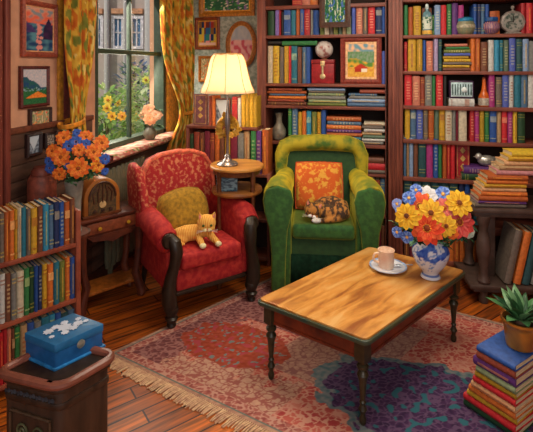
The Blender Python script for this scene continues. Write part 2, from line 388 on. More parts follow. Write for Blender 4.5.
def p_land(u, v):
    n = nz(u * 6, v * 6, 2); n2 = nz(u * 20, v * 20, 4)
    if v < .36 - abs(u - .62) * .35 and v > .18 and u > .15: return mixc(L_('e86a28'), L_('f0a040'), n2 + .4)
    if v > .82 - u * .4 + .1 * n: return mixc(L_('d8ccd0'), L_('b0b8c8'), n2 + .5)
    if v > .5 - u * .1 + .08 * n: return mixc(L_('24487c'), L_('2c6460'), n + .5 + n2)
    if v > .38 and n2 > 0: return L_('88a8b8')
    return mixc(L_('1f5a38'), L_('3a7a48'), n2 + .5)
def p_flower(a, b, c, bg1, bg2, sc=9):
    def f(u, v):
        n = nz(u * sc, v * sc, 6); n2 = nz(u * sc * 1.7 + 4, v * sc * 1.7, 8); n3 = nz(u * 14, v * 3 + u * 5, 2)
        if n > .24: return L_(a)
        if n2 > .28: return L_(b)
        if n3 > .3: return L_(c)
        return mixc(L_(bg1), L_(bg2), n2 + .5)
    return f
def p_farm(u, v):
    n = nz(u * 7, v * 9, 3); n2 = nz(u * 18, v * 18, 4)
    if v > .72: return mixc(L_('6a98a8'), L_('e8b890'), .5 + n * 2.4)
    if v > .5 + .06 * math.sin(u * 6): return mixc(L_('8a9c88'), L_('5a8a50'), n2 + .5)
    if .3 < u < .68 and .2 < v < .3: return L_('f0e0c8') if u > .5 else L_('b03020')
    if .28 < u < .72 and .3 <= v < .42 - abs(u - .5) * .5: return L_('c03a24')
    if v > .34: return mixc(L_('e0a838'), L_('5a8a3c'), .5 + n * 2.5)
    return mixc(L_('e8b848'), L_('d8903c'), n2 + .5)
def p_blocks(u, v):
    cs = ['d8a028', '285a88', 'a02c24', 'c8b040', '6a2820', 'e08888', '183058', 'd87028', '2a7a70', '8c5a28']
    if v < .16: return 'e0b0a0'
    return cs[(int(u * 4.9) * 7 + int(v * 4.3) * 3 + int(u * 3)) % len(cs)]
def p_pink(u, v):
    n = nz(u * 8, v * 8, 2)
    if v > .62: return mixc(L_('b8b0b0'), L_('a0a0a8'), n + .5)
    if n > .15: return L_('c8505c')
    return mixc(L_('e0a098'), L_('c88088'), n * 2 + .5)
def p_grey(u, v):
    n = nz(u * 6, v * 8, 9)
    return mixc(L_('8c98a8'), L_('4a5464'), n * 2 + .5) if abs(u - .5) * 1.4 > v - .2 else L_('c0ccd8')
def p_sketch(u, v): return mixc(L_('a89c94'), L_('5a5048'), nz(u * 9, v * 9, 1) * 2.5 + .5)
WX = ('X', XL + .004)
picture(21, 56.5, 2, 57, WX, 'brown framed sunset over blue sea between dark rocks on left wall', p_sunset, '9a4a38', .035, inner=('d8a070', .012))
picture(19, 48, 66, 107, WX, 'framed hill landscape with an orange field below the sunset picture', p_land, '5e2420', .022)
picture(28, 50, 108, 130, WX, 'dark framed small picture of orange blossoms just above the wood panelling', p_flower('e8a060', 'e05840', 'e0c8a8', '7a8a60', 'b8b088', 6), '3a2018', .018)
WX2 = ('X', XL + .024)
picture(25, 40, 133, 156, WX2, 'dark framed small pale blue winter picture on the wood panelling', p_grey, '2e1a18', .02)
picture(43, 55, 132, 147, WX2, 'little dark framed grey sketch on panelling, right of the blue picture', p_sketch, '2e1a18', .018)
WB = ('Y', YB - .004)
picture(199, 254.5, -22, 16.5, WB, 'wide gold framed green garden painting at the top of back wall', p_flower('4a8a4a', 'e0d8c0', '8a6a9c', '2a5a3c', '3c7050', 11), 'b87020', .055, inner=('d8902c', .02))
picture(195.5, 220, 17.5, 49.5, WB, 'gold and brown framed picture of bright colour blocks on back wall', p_blocks, '8a3e1c', .035, inner=('c08428', .02))
picture(226, 257, 21, 69, WB, 'oval gold framed pink still life on back wall, right of lamp', p_pink, '9c5a20', .045, ov=1, inner=('c88c38', .012))
picture(199, 216, 56, 82, WB, 'small gold framed orchard picture half hidden behind the lamp shade', p_flower('c86a30', '4a7a50', 'e0c090', 'c0a070', '8a7050', 7), 'a8601c', .03)
# ------------------------------------------------------------------ palette + books
PAL = dict(dark_green='1d4428', green='2c7a40', violet='8468b8', red='b02028', bright_red='d0242c', blue='2450a0', navy='1c2c5c', teal='1f7088', dark_teal='1f4c54',
    orange='d8702a', dark_orange='b2541f', brown='74422c', reddish_brown='94402c', grey='7c7c78', grey_brown='6e6258', salmon='cc7860', gold='d0a028', yellow='e0b830',
    cream='d0c4a8', white='ccccc8', light_blue='86a4cc', slate_blue='4a6e94', periwinkle='4e60b8', magenta='a8307c', maroon='7a1c34', purple='5c2c78', olive='6e7a34',
    sage='8a9c74', tan='b89468', pink='c88488', cyan='3090b8', black='20201f', lilac='a898c0', crimson='8c1820', mustard='b08a1c', peach='e0a878', grey_green='58705c')
ORD = ['first', 'second', 'third', 'fourth', 'fifth', 'sixth', 'seventh', 'eighth', 'ninth', 'tenth', 'eleventh', 'twelfth', 'thirteenth', 'fourteenth', 'fifteenth', 'sixteenth', 'seventeenth', 'eighteenth', 'nineteenth', 'twentieth', 'twenty-first', 'twenty-second', 'twenty-third', 'twenty-fourth', 'twenty-fifth']
PAGE = M('cbb894', .9, sc=90, var=.25, stretch=(4, .2, .2))
def book_geo(t, h, d, style, col, part=None):
    """t thickness (x), h height (z), d depth (y), spine at y=0 facing -y"""
    c = .0025 if t < .03 else .0035
    g = G(); pr = [(-t / 2, d), (-t / 2, .006), (-t * .3, 0), (0, -.003), (t * .3, 0), (t / 2, .006), (t / 2, d), (t / 2 - c, d), (t / 2 - c, .01), (-t / 2 + c, .01), (-t / 2 + c, d)]
    g.prism(pr, 0, h)
    if style == 'b':
        for f in (.12, .2, .8, .88): g.box(-t * .42, t * .42, -.0045, .004, h * f - .0035, h * f + .0035, 1)
    elif style == 'B':
        g.box(-t * .44, t * .44, -.0045, .004, h * .62, h * .8, 1); g.box(-t * .42, t * .42, -.0045, .004, h * .1, h * .13, 1)
    elif style == 't':
        k = 0
        for q in range(7):
            z = h * (.2 + q * .09); wv = t * (.3 if q % 2 else .22); g.box(-wv, wv, -.0045, .003, z, z + h * .04, 1)
    elif style == 's':
        g.box(-t * .12, t * .12, -.0045, .003, h * .12, h * .85, 1)
    pg = g if part is None else G()
    pg.box(-t / 2 + c, t / 2 - c, .011, d - .006, .004, h - .005, 2 if part is None else 0)
    return g, pg
ACC = {'b': 'd8b048', 'B': 'e0c890', 't': 'd8c890', 's': 'e0a040', 'p': 'd8b048'}
STY = {'b': 'with gold bands', 'B': 'with pale title block', 't': 'with lettered spine', 's': 'with gold stripe', 'p': ''}
def blend(a, b, t): return ''.join('%02x' % int(int(a[i:i + 2], 16) * (1 - t) + int(b[i:i + 2], 16) * t) for i in (0, 2, 4))
usedlabels = {}
def mk_book(t, h, d, style, colname, mtx, label, group, parts=False):
    cm = M(blend(PAL[colname], '453c38', .12), .55, sc=40, var=.22); am = M(blend(PAL[colname], ACC[style] if colname not in ('gold', 'yellow', 'cream', 'white', 'tan', 'peach') else '7a3a24', .5), .5)
    g, pg = book_geo(t, h, d, style, colname, parts or None)
    if parts:
        o = bpy.data.objects.new('book', None); o.empty_display_size = .05; COL.objects.link(o); tag(o, label, 'book', group)
        mk('cover', g, [cm, am], o, sharp=50); mk('pages', pg, [PAGE], o)
    else:
        o = mk('book', g, [cm, am, PAGE], sharp=50); tag(o, label, 'book', group)
    o.matrix_world = mtx; return o
def row(items, phrase, group, p0, dr, z, inset=.02, depth=.2, parts=False, lean=0):
    """items: (x0,x1,ytop,colour,style). Books stand on z with spines on plane (p0,dr) pushed back by inset."""
    dr = Vector(dr).normalized(); rz = math.atan2(dr.y, dr.x); nb = Vector((-dr.y, dr.x))
    P0 = Vector(p0[:2]) + nb * inset
    labs = []
    for k, (x0, x1, yt, c, st) in enumerate(items):
        cn = c.replace('_', ' '); prev = items[k - 1][3].replace('_', ' ') if k else None
        sz = 'thick ' if (x1 - x0) >= 7.5 else ('thin ' if (x1 - x0) <= 3.6 else '')
        base = f"{sz}{cn} book {STY[st]} {phrase}".replace('  ', ' ')
        tail = f", right of the {prev} one" if prev else ', at the left end'
        lb = base + tail
        if len(lb.split()) > 16: lb = f"{sz}{cn} book {phrase}{tail}"
        labs.append(lb)
    for k, it in enumerate(items):
        lb = labs[k]
        if labs.count(lb) > 1 or lb in usedlabels: lb = f"{it[3].replace('_', ' ')} book {phrase}, {ORD[k]} from its left end"
        usedlabels[lb] = 1
        x0, x1, yt, c, st = it
        a = onP(x0, 66, P0, dr); b_ = onP(x1, 66, P0, dr); m_ = onP((x0 + x1) / 2, yt, P0, dr)
        t = (b_ - a).xy.dot(dr) * .965; h = m_.z - z; pc = (a + b_) / 2
        dd = depth + random.uniform(-.02, .0)
        off = nb * random.uniform(0, .008)
        mt = Matrix.Translation((pc.x + off.x, pc.y + off.y, z)) @ Matrix.Rotation(rz, 4, 'Z')
        mk_book(t, h, dd, st, c, mt, lb, group, parts)
def pile(items, px0, px1, p0, dr, z, phrase, group, inset=.02, depth=.2, top_py=None, parts=False, jit=.01, tilt=0):
    """flat books bottom to top: (thickness, colour, style, dx0px, dx1px)"""
    dr = Vector(dr).normalized(); rz = math.atan2(dr.y, dr.x); nb = Vector((-dr.y, dr.x)); P0 = Vector(p0[:2]) + nb * inset
    n = len(items)
    for k, it in enumerate(items):
        th, c, st = it[:3]; dx0, dx1 = it[3:5] if len(it) > 3 else (0, 0)
        a = onP(px0 + dx0, 66, P0, dr); b_ = onP(px1 + dx1, 66, P0, dr); W = (b_ - a).xy.dot(dr)
        pos = 'bottom' if k == 0 else ('topmost' if k == n - 1 else ORD[k] + ' from bottom')
        if pos == 'topmost': lb = f"{c.replace('_', ' ')} book lying topmost {phrase}"
        elif pos == 'bottom': lb = f"{c.replace('_', ' ')} book lying at the bottom {phrase}"
        else: lb = f"{c.replace('_', ' ')} book lying {pos} {phrase}"
        off = nb * random.uniform(0, jit)
        mt = Matrix.Translation((a.x + off.x, a.y + off.y, z + th / 2)) @ Matrix.Rotation(rz + R(random.uniform(-1, 1)), 4, 'Z') @ Matrix.Rotation(R(90), 4, 'Y') 
        mk_book(th * .97, W, depth, st, c, mt, lb, group, parts); z += th
# ------------------------------------------------------------------ tall bookcases
YS = 4.2            # front plane
wood = M('8a4a38', .5, sc=10, stretch=(.3, 3, 3), h2='5e2c22')
wood2 = M('8e4e3c', .5, sc=10, stretch=(3, 3, .3), h2='5a2a22')
dark = M('2c1a14', .8, var=.2)
XA0, XA1, XB0, XB1 = onY(257, 60, YS).x, onY(386, 60, YS).x, onY(388, 60, YS).x, 1.95
def bookcase(name, x0, x1, shelves, lside, rside, label):
    t = root(name, ((x0 + x1) / 2, YS, 0), 0, label, 'bookcase', 'tall wooden bookcases'); c = (x0 + x1) / 2
    for (a, b_) in (lside, rside):
        g = G(); g.box(a - c, b_ - c, 0, .62, 0, 2.92, bev=.004)
        wd = b_ - a
        if wd > .1:
            for q in range(4): xx = a - c + wd * (q + .5) / 4; g.box(xx - wd * .085, xx + wd * .085, -.014, 0, .1, 2.9, bev=.005)
        else: g.box(a - c + wd * .25, b_ - c - wd * .25, -.01, 0, .1, 2.9, bev=.004)
        mk('side_panel', g, wood2, t)
    a, b_ = lside[1] - c, rside[0] - c
    g = G(); g.box(a, b_, .36, .39, 0, 2.92); mk('back_panel', g, dark, t)
    for z, th in shelves:
        g = G(); g.box(a, b_, .0, .36, z - th, z, bev=.004); mk('shelf', g, wood, t)
    g = G(); g.box(a, b_, .02, .05, 0, .05); mk('plinth', g, wood, t)
SHA = [(2.375, .035), (2.093, .03), (1.635, .03), (1.425, .028), (1.08, .03), (.815, .025), (.45, .03), (.09, .04)]
SHB = [(2.4, .03), (2.075, .03), (1.755, .03), (1.448, .035), (1.145, .035), (.81, .035), (.42, .07), (.09, .04)]
bookcase('bookcase', XA0, XA1, SHA, (XA0, onY(265.5, 60, YS).x), (onY(385.5, 60, YS).x, XA1), 'tall brown bookcase behind the green armchair')
bookcase('bookcase', XB0, XB1, SHB, (XB0, onY(403, 60, YS).x), (XB1 - .05, XB1), 'tall brown bookcase with fluted post at the right behind the flowers')
YP = (0, YS); DX = (1, 0)
def rowA(items, sh, ph, **k): row(items, ph, 'upright books in the left tall bookcase', YP, DX, sh, **k)
def rowB(items, sh, ph, **k): row(items, ph, 'upright books in the right tall bookcase', YP, DX, sh, **k)
rowA([(292, 302, -14, 'red', 'b'), (302, 310, -12, 'salmon', 'p'), (310, 318, -14, 'orange', 't')], 2.375, 'on highest visible shelf above green chair')
rowA([(267.5, 274, 11, 'dark_green', 'p'), (275, 279, 10, 'violet', 'p'), (279, 280.7, 10, 'red', 'p'), (281, 283.3, 12, 'black', 'p'), (283.5, 290.5, 10, 'blue', 'B'), (291, 295.5, 10, 'teal', 'p'),
      (296, 299.5, 9, 'dark_orange', 'p'), (300, 304, 9, 'blue', 's'), (304, 310, 7.5, 'red', 't'), (310.5, 313, 10, 'grey', 'p'), (313, 319, 10, 'blue', 'p'),
      (320, 324, 14, 'olive', 'p'), (324.5, 329, 15, 'cream', 'p'), (329.5, 333, 14, 'grey_brown', 'p'), (333.5, 338, 14, 'olive', 'b'), (338.5, 342, 15, 'grey_green', 'p'), (342.5, 346, 14, 'tan', 'p'), (346.5, 351, 16, 'sage', 'p'),
      (351.5, 355.5, 4, 'periwinkle', 'p'), (356, 362.5, 6, 'salmon', 't'), (363, 367.5, 5, 'grey_brown', 's'), (368, 375, 4, 'bright_red', 't'), (375.5, 382, 4, 'navy', 'B'), (382, 385.3, 4, 'blue', 'p')],
     2.093, 'on shelf with the hanging flower picture')
rowA([(267.5, 272.5, 46, 'cream', 'p'), (273, 279, 46, 'yellow', 't'), (279.5, 283.5, 47, 'grey_brown', 'p'), (284, 288.3, 46, 'gold', 'p'), (288.5, 291, 46, 'bright_red', 'p'), (291, 297, 46, 'teal', 'B'),
      (297.5, 301.5, 47, 'brown', 'p'), (302, 306, 47, 'slate_blue', 's'), (306, 310, 47, 'blue', 'p')], 1.635, 'beside red chest on third shelf', inset=.03)
rowA([(381.8, 385.3, 51, 'periwinkle', 'p')], 1.635, 'beside the framed farm picture')
rowA([(288, 291.5, 108, 'green', 'b'), (292, 297.5, 107, 'slate_blue', 't'), (298, 301.5, 112, 'gold', 'p'), (302, 306, 111, 'orange', 'p'), (306.3, 311, 111, 'cyan', 'B'), (311.5, 316.5, 112, 'olive', 's'), (317, 320.5, 112, 'gold', 't'), (321, 325.7, 110, 'blue', 'p')],
     1.08, 'just above the green armchair back')
rowA([(367, 371, 180, 'slate_blue', 'p'), (371.3, 375, 178, 'grey', 'p'), (375.3, 380, 180, 'reddish_brown', 's'), (380.3, 385, 179, 'slate_blue', 'b')], .45, 'right of the green armchair arm')
rowA([(366 + i * 3.8, 369.6 + i * 3.8, 226, c, 'p') for i, c in enumerate(['brown', 'reddish_brown', 'brown', 'maroon', 'brown'])], .09, 'on the bottom shelf behind the green chair')
rowB([(404, 408, 5, 'green', 'p'), (408.5, 413, 7, 'dark_orange', 'p'), (413.5, 421, 6, 'gold', 't'), (422, 432, 8, 'brown', 'p'), (432, 434.3, 15, 'green', 'b'), (434.5, 440.5, 5, 'light_blue', 't'), (441, 446.5, 5, 'bright_red', 'p'), (447, 451.5, 4, 'green', 't'),
      (452, 458, 3, 'purple', 'p'), (458.5, 464, 5, 'magenta', 'p'), (473.5, 477, 4, 'blue', 'b'), (477.5, 481, 4, 'navy', 'b'), (481.3, 485, 4, 'slate_blue', 'b'), (485.5, 489.5, 4, 'blue', 'p'), (490, 500, 11, 'dark_orange', 'p'), (521, 526, 3, 'red', 'p'), (526.5, 533, 3, 'bright_red', 's'), (533.5, 540, 4, 'maroon', 'p')],
     2.075, 'on second shelf with the jars', inset=.06)
rowB([(404.3, 407.5, 42, 'red', 'b'), (408, 416, 39, 'gold', 's'), (416.5, 422.5, 39, 'mustard', 's'), (423, 426, 40, 'blue', 'p'), (426.5, 433, 41, 'salmon', 't'), (434, 438.3, 38, 'lilac', 'p'), (438.7, 442, 39, 'dark_teal', 'b')], 1.755, 'left of the pile on third shelf')
rowB([(471, 475.3, 38, 'orange', 'p'), (475.6, 480.5, 38, 'dark_orange', 's'), (481, 488, 42, 'brown', 't'), (488.5, 494, 40, 'white', 'p'), (494.5, 499.5, 40, 'cyan', 'p'), (500, 503.5, 40, 'teal', 'b'), (504, 509, 40, 'grey_green', 't'), (509.5, 516, 38, 'periwinkle', 't'), (516.5, 522.5, 39, 'dark_teal', 'b'), (523, 529, 39, 'light_blue', 's'), (529.5, 537, 41, 'grey', 'p')],
     1.755, 'right of the pile on third shelf')
rowB([(404.5, 412, 75, 'bright_red', 't'), (412.5, 420, 76, 'salmon', 't'), (420.3, 424.7, 77, 'reddish_brown', 'b'), (425, 432, 73, 'grey', 't'), (432.3, 435.5, 76, 'green', 'p'), (436, 443, 73, 'bright_red', 't'), (443.5, 447, 76, 'black', 'p')], 1.448, 'left of the small radio')
rowB([(489, 495, 75, 'magenta', 't'), (496, 502, 77, 'grey_brown', 'b'), (502.5, 509, 75, 'periwinkle', 't'), (509.5, 514, 75, 'white', 't'), (514.5, 521, 75, 'teal', 'p'), (521.5, 528, 75, 'slate_blue', 's'), (528.5, 536, 75, 'white', 'p')], 1.448, 'right of the small radio')
rowB([(405, 410, 107, 'gold', 'p'), (410.5, 416, 106, 'slate_blue', 'B'), (416.5, 423, 107, 'periwinkle', 't'), (423.5, 428, 108, 'grey_brown', 'b'), (428.5, 434, 108, 'dark_orange', 'b'), (434.5, 439, 107, 'grey_green', 'p'), (439.5, 445, 108, 'gold', 'B'), (445.5, 452, 108, 'cream', 't'), (452.3, 456, 109, 'grey', 'p'), (456.3, 458.3, 109, 'maroon', 'p'),
      (458.7, 467, 109, 'cream', 'p'), (470, 474.7, 109, 'red', 't'), (475, 479.5, 109, 'magenta', 'b'), (480, 484.5, 110, 'mustard', 'b'), (485, 489.5, 110, 'green', 'b'), (490, 497, 110, 'blue', 'B'), (497.5, 501.5, 112, 'tan', 'p'), (502, 507.5, 111, 'bright_red', 'B'), (508, 513, 111, 'magenta', 't'), (513.5, 517.5, 111, 'yellow', 's'), (518, 525.5, 111, 'dark_green', 'b')],
     1.145, 'on fifth shelf')
rowB([(403.7, 406.3, 138, 'slate_blue', 'p'), (406.7, 409, 139, 'tan', 's'), (409.3, 413.3, 138, 'light_blue', 'p'), (413.7, 418, 139, 'brown', 'p'), (418.5, 426, 139, 'dark_teal', 'b'), (426.5, 433, 139, 'magenta', 'p'), (433.5, 438.3, 139, 'blue', 't'), (438.6, 442, 140, 'green', 'p'), (443, 446.7, 143, 'dark_orange', 'p'), (447, 450.5, 142, 'red', 's'), (451, 455.3, 142, 'bright_red', 'p')],
     .81, 'on sixth shelf above bouquet')
rowB([(404 + i * 9.1, 412.5 + i * 9.1, 180 + i * .5, 'dark_teal', 'b') for i in range(6)] + [(459, 464.5, 182, 'navy', 'p'), (465, 470, 183, 'blue', 'p'), (470.5, 473.5, 185, 'black', 'p'), (474, 479.5, 183, 'cyan', 's'), (480, 483.5, 186, 'brown', 'p'), (484, 488.5, 186, 'orange', 'p'), (489, 494, 186, 'brown', 'p')],
     .42, 'on seventh shelf behind bouquet')
rowB([(404 + i * 5.6, 409.2 + i * 5.6, 238 + i * .3, c, 's' if i % 3 == 0 else 'p') for i, c in enumerate(['brown', 'maroon', 'reddish_brown', 'dark_orange', 'brown', 'reddish_brown', 'maroon', 'dark_orange', 'orange', 'dark_orange', 'orange', 'reddish_brown', 'orange', 'dark_orange', 'brown'])],
     .09, 'on bottom shelf behind table', inset=.01)
# flat piles
pile([(.042, 'green', 'p')], 282, 317, YP, DX, onY(300, 45.3, YS + .03).z, 'on books left of the white globe', 'books lying flat on top of a row', inset=.03, depth=.16)
pile([(.036, 'black', 'p')], 268, 281.5, YP, DX, onY(275, 44.6, YS + .03).z, 'on the yellow and cream books, third shelf', 'books lying flat on top of a row', inset=.03, depth=.16)
gp = 'flat piled books in the left tall bookcase'
pile([(0.0307, 'brown', 'b', 0, 0), (0.0260, 'reddish_brown', 'p', 0, -2), (0.0330, 'orange', 's', 1, 0), (0.0189, 'slate_blue', 'p', 2, -1), (0.0283, 'dark_orange', 'p', 0, 0), (0.0260, 'reddish_brown', 'b', 1, -4)], 267.5, 306, YP, DX, 1.425, 'of the orange pile, fourth shelf left', gp)
pile([(0.0283, 'olive', 'p', 0, 0), (0.0307, 'sage', 's', 1, 0), (0.0354, 'grey', 'p', 0, -1), (0.0260, 'sage', 'b', 1, -2), (0.0212, 'grey_brown', 'p', 1, -1), (0.0260, 'light_blue', 'p', 0, -1)], 307.5, 346, YP, DX, 1.425, 'of the sage pile, fourth shelf middle', gp)
pile([(0.0354, 'slate_blue', 'p', 0, 0), (0.0354, 'light_blue', 's', 0, 0), (0.0283, 'grey', 'p', 2, 0), (0.0236, 'slate_blue', 'b', 1, -8), (0.0354, 'reddish_brown', 'p', 12, 0)], 347.5, 385, YP, DX, 1.425, 'of the blue pile, fourth shelf right', gp)
pile([(.03, 'navy', 'p'), (.035, 'teal', 'p'), (.035, 'dark_orange', 's', 0, 1), (.03, 'purple', 't', 0, 0), (.04, 'orange', 't', 0, 0), (.038, 'slate_blue', 't', 1, 0), (.04, 'dark_orange', 't', 0, 0)], 326.5, 361, YP, DX, 1.08, 'of the pile above the green armchair', gp)
pile([(.03, 'grey', 's', 0, -2), (.026, 'white', 'p', 0, 0), (.03, 'grey_green', 'p', 1, 0), (.026, 'tan', 'p', 0, -3), (.03, 'white', 's', 2, 0), (.03, 'grey_brown', 'p', 0, -2), (.03, 'cream', 's', 2, 0)], 362, 385, YP, DX, 1.08, 'of the pale pile beside the fluted post', gp)
pile([(.035, 'grey_brown', 'p'), (.06, 'bright_red', 'p'), (.05, 'brown', 'p', 0, -1)], 364, 385, YP, DX, .815, 'of the short pile right of green chair', gp)
gp = 'flat piled books in the right tall bookcase'
pile([(.03, 'brown', 'p'), (.024, 'yellow', 's', 0, -1), (.026, 'grey_brown', 'p', 0, 1), (.026, 'yellow', 't', 1, 0), (.026, 'mustard', 'p', 0, -2), (.026, 'periwinkle', 'p', 1, 0), (.032, 'olive', 't', 1, 0), (.024, 'green', 'p', 3, -1), (.026, 'salmon', 'p', 2, -3)], 443, 470.5, YP, DX, 1.755, 'of the colourful pile, third shelf', gp)
pile([(.055, 'dark_green', 'b'), (.06, 'purple', 't', 2, 1)], 462, 492, YP, DX, .81, 'of the pair under the silver bird', gp, inset=.005, depth=.17)
# ------------------------------------------------------------------ bookcase ornaments
def face_book(px0, px1, py0, z, col, yy, label):
    a, b_ = onY(px0, 66, yy), onY(px1, 66, yy); h = onY((px0 + px1) / 2, py0, yy).z - z; W = b_.x - a.x
    o = root('book', ((a.x + b_.x) / 2, yy, z), 0, label, 'book'); o.rotation_euler[0] = R(-3)
    g = G(); g.box(-W / 2, W / 2, 0, .003, 0, h, bev=.001); g.box(-W / 2, W / 2, .022, .025, 0, h, bev=.001); g.box(-W / 2, -W / 2 + .003, 0, .025, 0, h)
    mk('cover', g, M(col, .6), o)
    g = G(); g.box(-W / 2 + .004, W / 2 - .004, .003, .022, .003, h - .003); mk('pages', g, PAGE, o)
    g = G(); k = W * .09
    for (x0, x1, z0, z1) in ((-W / 2 + k, W / 2 - k, k, k + .004), (-W / 2 + k, W / 2 - k, h - k - .004, h - k), (-W / 2 + k, -W / 2 + k + .004, k, h - k), (W / 2 - k - .004, W / 2 - k, k, h - k)): g.box(x0, x1, -.002, 0, z0, z1)
    for zc in (.3, .52, .74):
        g.raw([(0, -.003, h * zc - h * .09), (W * .2, -.003, h * zc), (0, -.003, h * zc + h * .09), (-W * .2, -.003, h * zc), (0, -.0005, h * zc)], [(0, 1, 2, 3)])
    mk('ornament', g, M('c09850', .5), o)
face_book(456, 470, 141, .81, 'a01c24', YS + .09, 'crimson book with patterned cover facing out on the sixth shelf')
# hanging flower picture over shelf, farm picture on third shelf
picture(319.5, 350.5, -12, 27.5, ('Y', YS - .03), 'dark framed flower painting hanging in front of the bookcase shelf', p_flower('4a6ab0', '8aa868', 'd0d4c0', '1f5a3c', '2f7050', 8), '4a2e22', .05, dep=.025)
picture(340.5, 381.3, 37, 84, ('Y', YS + .045), 'framed farm landscape with red-roofed barn standing on the third shelf', p_farm, '7e3024', .045, inner=('e8b080', .03))
# red chest with gold latch
a, b_ = onY(311.5, 83, YS + .03), onY(334, 59, YS + .03); zt = onY(322, 59.5, YS + .03).z
t = root('chest', ((a.x + b_.x) / 2, YS + .03, 1.635), 0, 'small dark red chest with a gold latch under the white globe', 'box'); W = b_.x - a.x; Hc = zt - 1.635
g = G(); g.box(-W / 2, W / 2, 0, .16, 0, Hc * .82, bev=.005); mk('body', g, M('94181e', .5), t)
g = G(); g.box(-W / 2 - .003, W / 2 + .003, -.004, .163, Hc * .82, Hc, bev=.006); mk('lid', g, M('861a1e', .5), t)
g = G(); g.box(-.02, .02, -.01, 0, Hc * .72, Hc * .95, bev=.003); g.box(-.008, .008, -.009, 0, Hc * .4, Hc * .75); g.lathe([(0, -.006), (.024, -.004), (.026, 0), (.014, .003), (0, .003)], seg=14, MX=Matrix.Translation((0, -.004, Hc * .3)) @ Matrix.Rotation(R(90), 4, 'X')); mk('latch', g, M('c8b080', .35, metal=.6), t)
t = root('globe', ((a.x + b_.x) / 2 + .005, YS + .1, zt), 0, 'white marbled globe ornament on the small red chest', 'ornament')
rr = 9 / 450 * 4.3
g = G(); g.lathe([(.035, 0), (.03, .008), (.012, .014), (.012, .02)], seg=18); mk('base', g, M('8a5a3a'), t)
g = G(); g.ell((0, 0, rr + .01), rr, seg=24); mk('ball', g, M('c8bcb4', .35, sc=18, h2='94605c', thr=(.5, .62)), t)
def vessel(name, px, py, yy, z, prof, m, label, cat, extra=None, seg=20, scale=None):
    p = onY(px, py, yy); t = root(name, (p.x, p.y, z), 0, label, cat)
    g = G(); g.lathe(prof, seg=seg); mk('body', g, m, t)
    if extra: extra(t)
    return t
def pr(s, l): return [(r * s, z * s) for r, z in l]
vessel('vase', 279, 120, YS + .1, 1.08, [(.04, 0), (.055, .01), (.072, .06), (.07, .1), (.045, .14), (.03, .17), (.028, .22), (.038, .26), (.032, .26), (.02, .2)], M('8a8070', .4, sc=20, h2='5c5248'), 'grey-brown narrow-necked vase on shelf left of the green chair', 'vase')
# bottle with label
def ex(t):
    g = G(); g.lathe([(.014, .232), (.016, .236), (.016, .26), (.01, .275), (0, .278)], seg=14); mk('stopper', g, M('b8c8c8', .2), t)
    g = G(); g.lathe([(.0435, .05), (.0445, .05), (.0445, .16), (.0435, .16)], seg=20); mk('label', g, M('c8d0c0', .6, sc=40, h2='2c6048', thr=(.5, .56)), t)
    g = G(); g.lathe([(.044, .005), (.045, .01), (.045, .035), (.044, .04)], seg=20); mk('foot_band', g, M('d0a040', .4), t)
vessel('glass_bottle', 427, 20, YS + .035, 2.075, [(.04, 0), (.0435, .008), (.0435, .165), (.035, .195), (.016, .215), (.014, .235), (.0, .235)], M('5c8088', .15), 'glass bottle with leaf-print label beside the gold book on second shelf', 'bottle', ex)
# squat green jar with blue lid
def ex(t):
    g = G(); g.lathe([(.075, .118), (.078, .125), (.07, .145), (.045, .158), (0, .162)], seg=10); mk('lid', g, M('2878a0', .35), t)
    g = G(); g.lathe([(.089, .06), (.091, .065), (.091, .082), (.088, .087)], seg=10); mk('band', g, M('a8a088', .5, sc=60), t)
vessel('jar', 465, 20, YS + .02 + .085, 2.075, [(.055, 0), (.07, .01), (.088, .05), (.088, .09), (.076, .118), (0, .12)], M('6e7860', .45, sc=50, h2='8c8468'), 'squat grey-green jar with a blue lid on second shelf', 'jar', ex, seg=10)
def ex(t):
    g = G(); g.lathe([(.05, .108), (.062, .115), (.062, .145), (.055, .15), (0, .15)], seg=8); mk('lid', g, M('1c4c88', .35), t)
vessel('jar', 491, 20, YS + .09, 2.075, [(.03, 0), (.05, .01), (.074, .05), (.07, .09), (.052, .11), (0, .11)], M('b08478', .4, sc=26, h2='5a3478', thr=(.45, .55), kind='wave'), 'round striped pink and purple jar with a dark blue lid', 'jar', ex)
# round silver ornament (clock)
p = onY(513, 20, YS + .06); t = root('clock', (p.x, YS + .07, 2.075), 0, 'round silver-grey mantel clock with finial on second shelf at right', 'clock')
RX = Matrix.Translation((0, 0, .105)) @ Matrix.Rotation(R(90), 4, 'X')
g = G(); g.lathe([(.06, -.03), (.098, -.025), (.1, .0), (.095, .02), (.078, .025), (.075, .018)], seg=12, MX=RX); mk('case', g, M('9c9088', .4, sc=30, h2='6a625c'), t)
g = G(); g.lathe([(0, .018), (.076, .02)], seg=24, MX=RX); mk('dial', g, M('8c8880', .5, sc=40, h2='3c4a40', thr=(.45, .6)), t)
g = G(); g.box(-.004, .004, -.024, -.02, .1, .155); g.box(-.04, .0, -.024, -.02, .102, .108); mk('hands', g, M('2a2420'), t)
g = G(); g.lathe([(.012, .2), (.006, .21), (.016, .225), (.012, .24), (0, .245)], seg=12); mk('finial', g, M('9c9088', .4), t)
g = G(); g.box(-.06, .06, -.03, .03, 0, .016, bev=.004); mk('foot', g, M('7a7068', .4), t)
